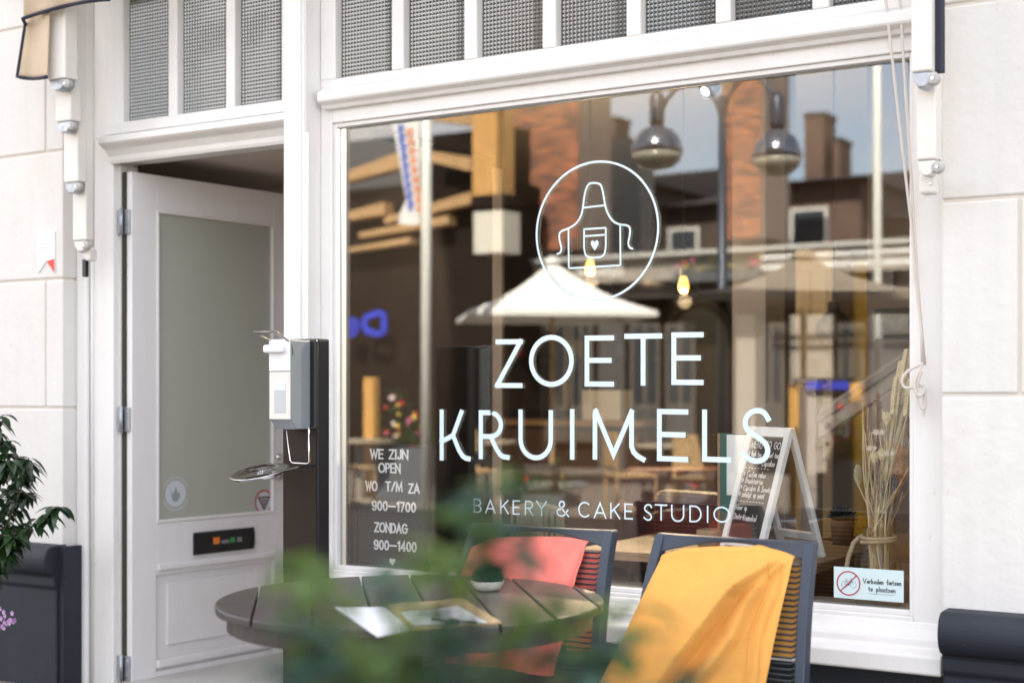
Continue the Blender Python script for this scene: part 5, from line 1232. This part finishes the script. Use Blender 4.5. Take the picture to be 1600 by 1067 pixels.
# left: timber building with sunlit awning boards
lb2 = thing('timber_fronted_building', 'dark shop with tan timber canopies at the far left of the mirrored street', 'building', (MX(650, 15), -15, .02))
TAN = mat('tan_boards', (.50,.31,.14), .7, var=.2, vscale=3); DRK = mat('dark_cladding', (.020,.014,.011), .9, spec=.1, var=.3, vscale=2)
mbox(380, 300, 795, 760, 15.6, 1, 'facade', DRK, lb2, zb=.02)
mbox(655, 205, 800, 300, 16.4, 1, 'upper_wall', DRK, lb2)
mbox(380, 225, 640, 300, 16.6, 1, 'upper_wall', mat('slate_roofing', (.08,.085,.09), .7), lb2)
for (x0, y0, x1, y1, th) in ((535,285,625,262,26),(600,350,735,318,18),(535,345,600,335,20),(560,372,700,350,14),(640,245,735,268,22),(655,185,738,196,34),(535,395,640,380,10)):
    a_, b_ = M(x0, y0, 15.3), M(x1, y1, 15.3); h_ = th/95
    MB().prism([(a_.x, a_.y, a_.z), (b_.x, b_.y, b_.z), (b_.x, b_.y, b_.z+h_), (a_.x, a_.y, a_.z+h_*.6)], (0, -.25, 0)).build('canopy_board', TAN, lb2)
mbox(738, 120, 776, 305, 14.6, .5, 'timber_column', mat('orange_timber', (.62,.34,.11), .7, var=.2, vscale=3), lb2)
mbox(740, 330, 785, 395, 14.4, .5, 'sign_box', mat('cream_sign_box', (.66,.62,.52), .6), lb2)
mbox(736, 305, 790, 322, 14.5, .5, 'flower_trough', DRK, lb2)
# blue letters
BLU = mat('blue_letters', (.035,.06,.62), .45)
def bold(ch, xa, xb, ya, yb, D, parent, wd, m=BLU):
    a_, b_ = M(xa, yb, D), M(xb, ya, D); mb = MB(); f3 = lambda u_, v_: Vector((u_, -D, v_))
    x0, x1 = min(a_.x,b_.x), max(a_.x,b_.x)
    if ch == 'e': st = [[(.05,.5),(.95,.5)] + arc(.5,.5,.45,.5,0,300,16)]
    elif ch == 'D': st = [[(0,0),(0,1)], [(.0,1),(.45,1),(.85,.85),(1,.5),(.85,.15),(.45,0),(.0,0)]]
    else: st = G[ch][1]
    # reads correctly for somebody facing it: mirrored in x because it faces the shop
    for s_ in st: ribbon(mb, [(x1-(x1-x0)*(wd/(x1-x0)/2 + p*(1-wd/(x1-x0))), a_.z + wd/2 + (b_.z-a_.z-wd)*q) for p, q in s_], wd, f3)
    mb.build('letter', m, parent, solid=.04)
sgn2 = thing('blue_shop_sign', 'bright blue shop sign letters mirrored at the left edge of the window', 'sign', M(570, 510, 15.2))
bold('D', 565, 604, 485, 526, 15.2, sgn2, .095); bold('e', 537, 562, 496, 527, 15.2, sgn2, .07)
sg3 = thing('blue_letter_strip', 'thin strip of blurred blue letters mirrored above the stair rail', 'sign', M(1285, 602, 12.5))
x = 1250
while x < 1325: bold(random.choice('EOHD'), x, x+9, 595, 609, 12.5, sg3, .03); x += 11
mbox(1240, 590, 1330, 620, 12.6, .1, 'sign_board', BLACK, sg3)
# white pole and banner
DP = 8.7
fp = thing('flag_pole', 'tall white pole with a hanging banner mirrored left of the logo', 'pole', M(666, 760, DP))
POLE = mat('white_lacquer', (.80,.80,.74), .4)
a_ = M(667, 150, DP); b_ = M(664, 800, DP)
MB().tube([(b_.x, -DP, .02), (a_.x, -DP, 6.2)], [.05,.062], 16).build('pole', POLE, fp, smooth=True)
bn = thing('hanging_banner', 'white banner with blue and orange print hanging beside the mirrored pole', 'banner', M(640, 250, DP))
bt = [(600,120),(655,120),(655,348),(648,352),(622,350),(624,335),(634,312)]
MB().prism([M(x, y, DP+.02) for x, y in bt], (0,-.01,0)).build('cloth', mat('banner_cloth', (.78,.78,.76), .8), bn)
BP, OP = mat('banner_blue', (.12,.18,.55), .8), mat('banner_orange', (.70,.30,.16), .8)
for k in range(9):
    y_ = 196 + k*15; x_ = 620 + k*2.0
    MB().prism([M(x_+dx_, y_+dy_, DP+.01) for dx_, dy_ in ((0,0),(10,-1),(11,6),(5,8),(11,13),(1,13))], (0,-.004,0)).build('blue_print', BP, bn)
    MB().prism([M(x_+14+dx_, y_+4+dy_, DP+.01) for dx_, dy_ in ((0,1),(9,0),(11,7),(6,13),(0,11))], (0,-.004,0)).build('orange_print', OP, bn)
fp2 = thing('thin_white_pole', 'thin white pole mirrored against the clouds near the right window edge', 'pole', M(1372, 760, 9))
MB().tube([(MX(1372, 9), -9, .02), (MX(1369, 9), -9, 6.5)], .04, 12).build('pole', POLE, fp2, smooth=True)
# parasols
def parasol(cx, cy, zr, za, half, rot, m, lab, pm):
    t = thing('parasol', lab, 'parasol', (cx, cy, .02), 'square terrace parasols')
    cs_ = [Vector((cx + half*math.cos(rot+R(90*k)), cy + half*math.sin(rot+R(90*k)), zr)) for k in range(4)]; ap = Vector((cx, cy, za)); mb = MB()
    for k in range(4):
        a_, b_ = cs_[k], cs_[(k+1)%4]
        def f(u, v): 
            p = ap + ((a_*(1-u)+b_*u) - ap)*v; return p - Vector((0,0,.10*math.sin(math.pi*v)*.9))
        mb.grid(f, 8, 8)
    mb.build('canopy', m, t, smooth=False, solid=.006)
    mb = MB()
    for k in range(4):
        a_, b_ = cs_[k], cs_[(k+1)%4]; mb.quad(a_, b_, b_-Vector((0,0,.06)), a_-Vector((0,0,.06)))
        MB().tube([ap-Vector((0,0,.12)), (ap+a_)/2-Vector((0,0,.15)), a_-Vector((0,0,.02))], .013, 6).build('rib', pm, t)
    mb.build('valance', m, t, solid=.005)
    MB().lathe(ap-Vector((0,0,.02)), [(.12,0),(.06,.07),(0,.1)], 12).build('finial', m, t); MB().tube([(cx, cy, .02), (cx, cy, za-.05)], .028, 12).build('pole', pm, t)
    MB().box((cx-.35, cy-.35, .02), (cx+.35, cy+.35, .09)).build('base', mat('concrete_base', (.3,.3,.3), .9), t, bevel=.01)
    return t
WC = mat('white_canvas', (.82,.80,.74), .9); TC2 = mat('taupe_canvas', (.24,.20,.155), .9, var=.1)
PW = mat('parasol_pole_wood', (.45,.30,.16), .6)
cU = M(862, 470, 12.2); wd_l = M(678, 490, 12.2); hd = abs(M(1022,500,12.2).x - wd_l.x)/2
parasol(cU.x, cU.y, MZ(868,493,12.2), MZ(878,408,12.2), hd*.98, R(97), WC, 'big white sunlit parasol mirrored behind the shop name', PW)
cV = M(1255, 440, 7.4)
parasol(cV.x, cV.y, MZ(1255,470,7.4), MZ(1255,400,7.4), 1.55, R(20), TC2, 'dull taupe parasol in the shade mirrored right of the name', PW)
# street lamp, twin goosenecks
DL = 7.0
sl = thing('street_lamp', 'twin-armed street lamp with domed silver shades mirrored at upper right', 'street lamp', (MX(1130, DL), -DL, .02))
LM = mat('lamp_blue_grey', (.05,.06,.08), .4, .3); lx = MX(1128, DL); zt0 = MZ(1128, 150, DL)
MB().tube([(lx, -DL, .02), (lx, -DL, 1.0), (lx, -DL, zt0)], [.075,.05,.032], 12).build('post', LM, sl, smooth=True)
SILV = mat('silver_shade', (.30,.32,.36), .14, .95); DIFF = mat('lamp_glass', (.30,.28,.23), .15)
for px_, py_ in ((1026, 240), (1214, 248)):
    c_ = M(px_, py_, DL); rr = abs(MX(px_+37, DL) - MX(px_, DL))
    sgn_ = 1 if c_.x > lx else -1; H_ = zt0
    H_ = MZ(1128, 205, DL); am_ = MZ(1128, 124, DL)-H_
    pts = [(lx + (c_.x-lx)*(.5-.5*math.cos(R(a_))), -DL, H_+am_*math.sin(R(a_))) for a_ in range(0, 181, 12)] + [(c_.x, -DL, c_.z+.5)]
    MB().tube(pts, .02, 8).build('arm', LM, sl, smooth=True)
    hd_ = MB().lathe(c_, [(rr,0),(rr*.98,.05),(rr*.86,.13),(rr*.6,.20),(rr*.25,.235),(.055,.25)], 28).build('shade', SILV, sl, smooth=True)
    MB().lathe(c_ + Vector((0,0,.25)), [(.06,0),(.065,.05),(.065,.24),(.03,.30),(.0,.3)], 16).build('neck', LM, hd_, smooth=True)
    MB().lathe(c_, [(rr*.99,-.002),(rr*.9,-.06),(rr*.6,-.12),(0,-.15)], 28).build('glass_bowl', DIFF, hd_, smooth=True)
# roofs behind
def roof_house(x0, x1, ytop, D, lab, chims, slope=0, col=(.10,.07,.055), yl=None):
    t = thing('house', lab, 'house', (MX((x0+x1)/2, D), -D, .02)); m1 = mat('house_brick', col, .85, var=.35, vscale=1.2); m2 = mat('roof_tiles', (.06,.05,.05), .7, var=.3, vscale=6)
    a_, b_ = M(x0, ytop+60, D), M(x1, ytop+60, D); zr = MZ((x0+x1)/2, ytop, D); ze = a_.z
    MB().box((a_.x, -D, .02), (b_.x, -D-8, ze)).build('wall', m1, t)
    MB().prism([(a_.x-.2, -D+.4, ze), (a_.x-.2, -D-4, zr), (a_.x-.2, -D-8.4, ze)], (b_.x-a_.x+.4, 0, 0)).build('roof', m2, t)
    for (c0_, c1_, ct) in chims:
        p, q = M(c0_, ct, D+3), M(c1_, ct, D+3); cm = MB().box((p.x, -D-3, zr-1.5), (q.x, -D-3.8, p.z)).build('chimney', m1, t, bevel=.03)
        MB().box((p.x-.02, -D-2.98, p.z+.001), (q.x+.02, -D-3.82, p.z+.09)).build('chimney_cap', m2, cm)
    for k in range(int((b_.x-a_.x)/1.8)):
        x_ = a_.x + .6 + k*1.8; w_ = MB().box((x_, -D+.03, ze-1.8), (x_+.8, -D-.02, ze-.5)).build('window', mat('house_window_frame', (.7,.68,.62), .6), t); MB().box((x_+.07, -D+.045, ze-1.73), (x_+.73, -D+.031, ze-.57)).build('pane', bpy.data.materials.get('house_pane') or mat('house_pane', (.05,.06,.07), .1), w_)
    return t
roof_house(845, 1000, 238, 26, 'dark house with a single square chimney mirrored left of the lamp', [(934,963,190)])
roof_house(1010, 1160, 268, 27.5, 'lower dark house without chimney mirrored between the lamp heads', [])
roof_house(1192, 1345, 232, 24, 'brown house with a tall and a short chimney mirrored right of the lamp', [(1256,1287,184),(1300,1312,222)], col=(.16,.10,.075))
roof_house(1350, 1560, 285, 25.5, 'low brown house mirrored behind the thin white pole', [], col=(.20,.13,.10))
gg = mbox(950, 218, 1000, 470, 21, .6, 'grey_gable', mat('grey_render', (.30,.30,.27), .8, var=.2)); tag(gg, 'grey rendered gable wall mirrored behind the logo ring', 'wall')
# terrace: orange posts, planters with flowers, table, chairs
OPM = mat('orange_post_wood', (.66,.36,.10), .6, var=.2)
labs = ['orange wooden post mirrored left of the letter board flowers', 'orange wooden post mirrored just left of the stair newel', 'orange wooden post mirrored through the stair rail']
for (x0, x1, yt), lab in zip(((567,583,590),(1232,1246,600),(1327,1344,598)), labs):
    o = mbox(x0, yt, x1, 800, 9.4, .12, 'wooden_post', OPM, None, bev=.01, zb=.02); tag(o, lab, 'post', 'orange posts round the terrace opposite')
PLG = mat('planter_grey', (.10,.105,.11), .6); FLG = leafmat('planter_leaf', (.03,.08,.02), (.09,.17,.05), .5, .3)
FC = [mat('petal_' + n, c, .6) for n, c in (('pink', (.75,.18,.35)), ('red', (.60,.04,.04)), ('pale', (.78,.60,.62)), ('yellow', (.75,.55,.10)))]
def planter(x0, x1, yt, yb, D, lab, fl=True, zb=.02, nfl=22):
    a_, b_ = M(x0, yb, D), M(x1, yb, D); zt_ = MZ((x0+x1)/2, yb, D); t = thing('flower_planter', lab, 'planter', ((a_.x+b_.x)/2, -D-.2, zb), 'flower planters across the street')
    MB().box((a_.x, -D, zb), (b_.x, -D-.4, zt_)).build('box', PLG, t, bevel=.01)
    lm = MB(); h_ = MZ((x0+x1)/2, yt, D) - zt_
    for k in range(360):
        c_ = Vector((rs.uniform(a_.x, b_.x), -D-.2+rs.uniform(-.2,.2), zt_ + abs(rs.gauss(0,.5))*h_)); an = rs.uniform(0,6.28); leaf(lm, c_, Vector((math.cos(an), math.sin(an), rs.uniform(-.2,.8))), Vector((0,0,1)), rs.uniform(.05,.1), rs.uniform(.02,.045))
    lm.build('foliage', FLG, t)['kind'] = 'stuff'
    if fl:
        for k in range(nfl):
            c_ = Vector((rs.uniform(a_.x, b_.x), -D-.2+rs.uniform(-.22,.22), zt_ + rs.uniform(.2,1.0)*h_)); mb = MB()
            for i in range(6):
                an = R(i*60); leaf(mb, c_, Vector((math.cos(an), .4, math.sin(an))), Vector((0,1,0)), .035, .03, 0)
            mb.build('blossom', rs.choice(FC), t)
planter(585, 660, 620, 700, 9.2, 'grey planter with pink and red flowers mirrored behind the letter board'); planter(1275, 1420, 630, 740, 9.0, 'grey planter with pink flowers mirrored behind the chalkboard and jar', nfl=7)
planter(1000, 1130, 735, 770, 9, 'low green planter mirrored under the shop name'); planter(1052, 1185, 402, 424, DB-.9, 'green planter box on the gallery ledge mirrored right of the logo', zb=MZ(1100,440,DB-.9))
planter(785, 880, 728, 772, 9.4, 'low green planter mirrored under the letter U', nfl=5)
planter(640, 690, 690, 760, 9.4, 'green planter mirrored left of the letter K beside the stand image', nfl=8)
planter(1290, 1330, 660, 720, 8.5, 'small flower tub mirrored right of the stair newel')
ct2 = MB(); c_ = M(1040, 720, 10)
for (px_, w_, h_) in ((1045,1.2,.74),(760,1.0,.74),(560,1.3,.72)):
    q = M(px_, 700, 9.0); t = thing('cafe_table', {1045:'round sunlit terrace table mirrored under the letters EL', 760:'round sunlit terrace table mirrored under the letter R', 560:'round sunlit terrace table mirrored at the left window edge'}[px_], 'table', (q.x, -9.0, .02), 'sunlit tables of the terrace opposite')
    MB().lathe((q.x, -9.0, .02), [(.25,0),(.25,.02),(.03,.04),(.03,h_-.03),(w_/3,h_-.03),(w_/3,h_),(0,h_)], 24).build('pedestal_table', mat('pale_table_top', (.36,.30,.22), .5), t)
def cafe_chair(px_, D, rz, lab, m):
    q = M(px_, 700, D); t = thing('cafe_chair', lab, 'chair', (q.x, -D, .02), 'chairs of the terrace opposite'); t.rotation_euler = (0,0,rz); BASE[t] = Vector((0,0,0))
    MB().box((-.22,-.22,.42), (.22,.22,.46)).build('seat', m, t, bevel=.01); MB().box((-.22,.19,.52), (.22,.22,.86)).build('backrest', m, t, bevel=.01)
    for sx in (-1,1):
        for sy in (-1,1): MB().tube([(sx*.2, sy*.2, 0), (sx*.2, sy*.2, .42 if sy < 0 else .86)], .015, 6).build('leg', m, t)
RAT = mat('rattan', (.50,.33,.16), .7, var=.3, vscale=30)
for a in ((545, 8.2, .3, 'rattan chair mirrored at the left window edge below the orange post', RAT), (735, 8.4, 2.0, 'rattan chair mirrored beside the sanitiser stand image', RAT), (985, 8.6, .8, 'orange-brown chair mirrored below the letter M', RAT), (1090, 8.2, 2.6, 'rattan chair mirrored below the letter L', RAT), (840, 9.6, 1.2, 'dark chair mirrored below the letter U', BLACKM)): cafe_chair(*a)
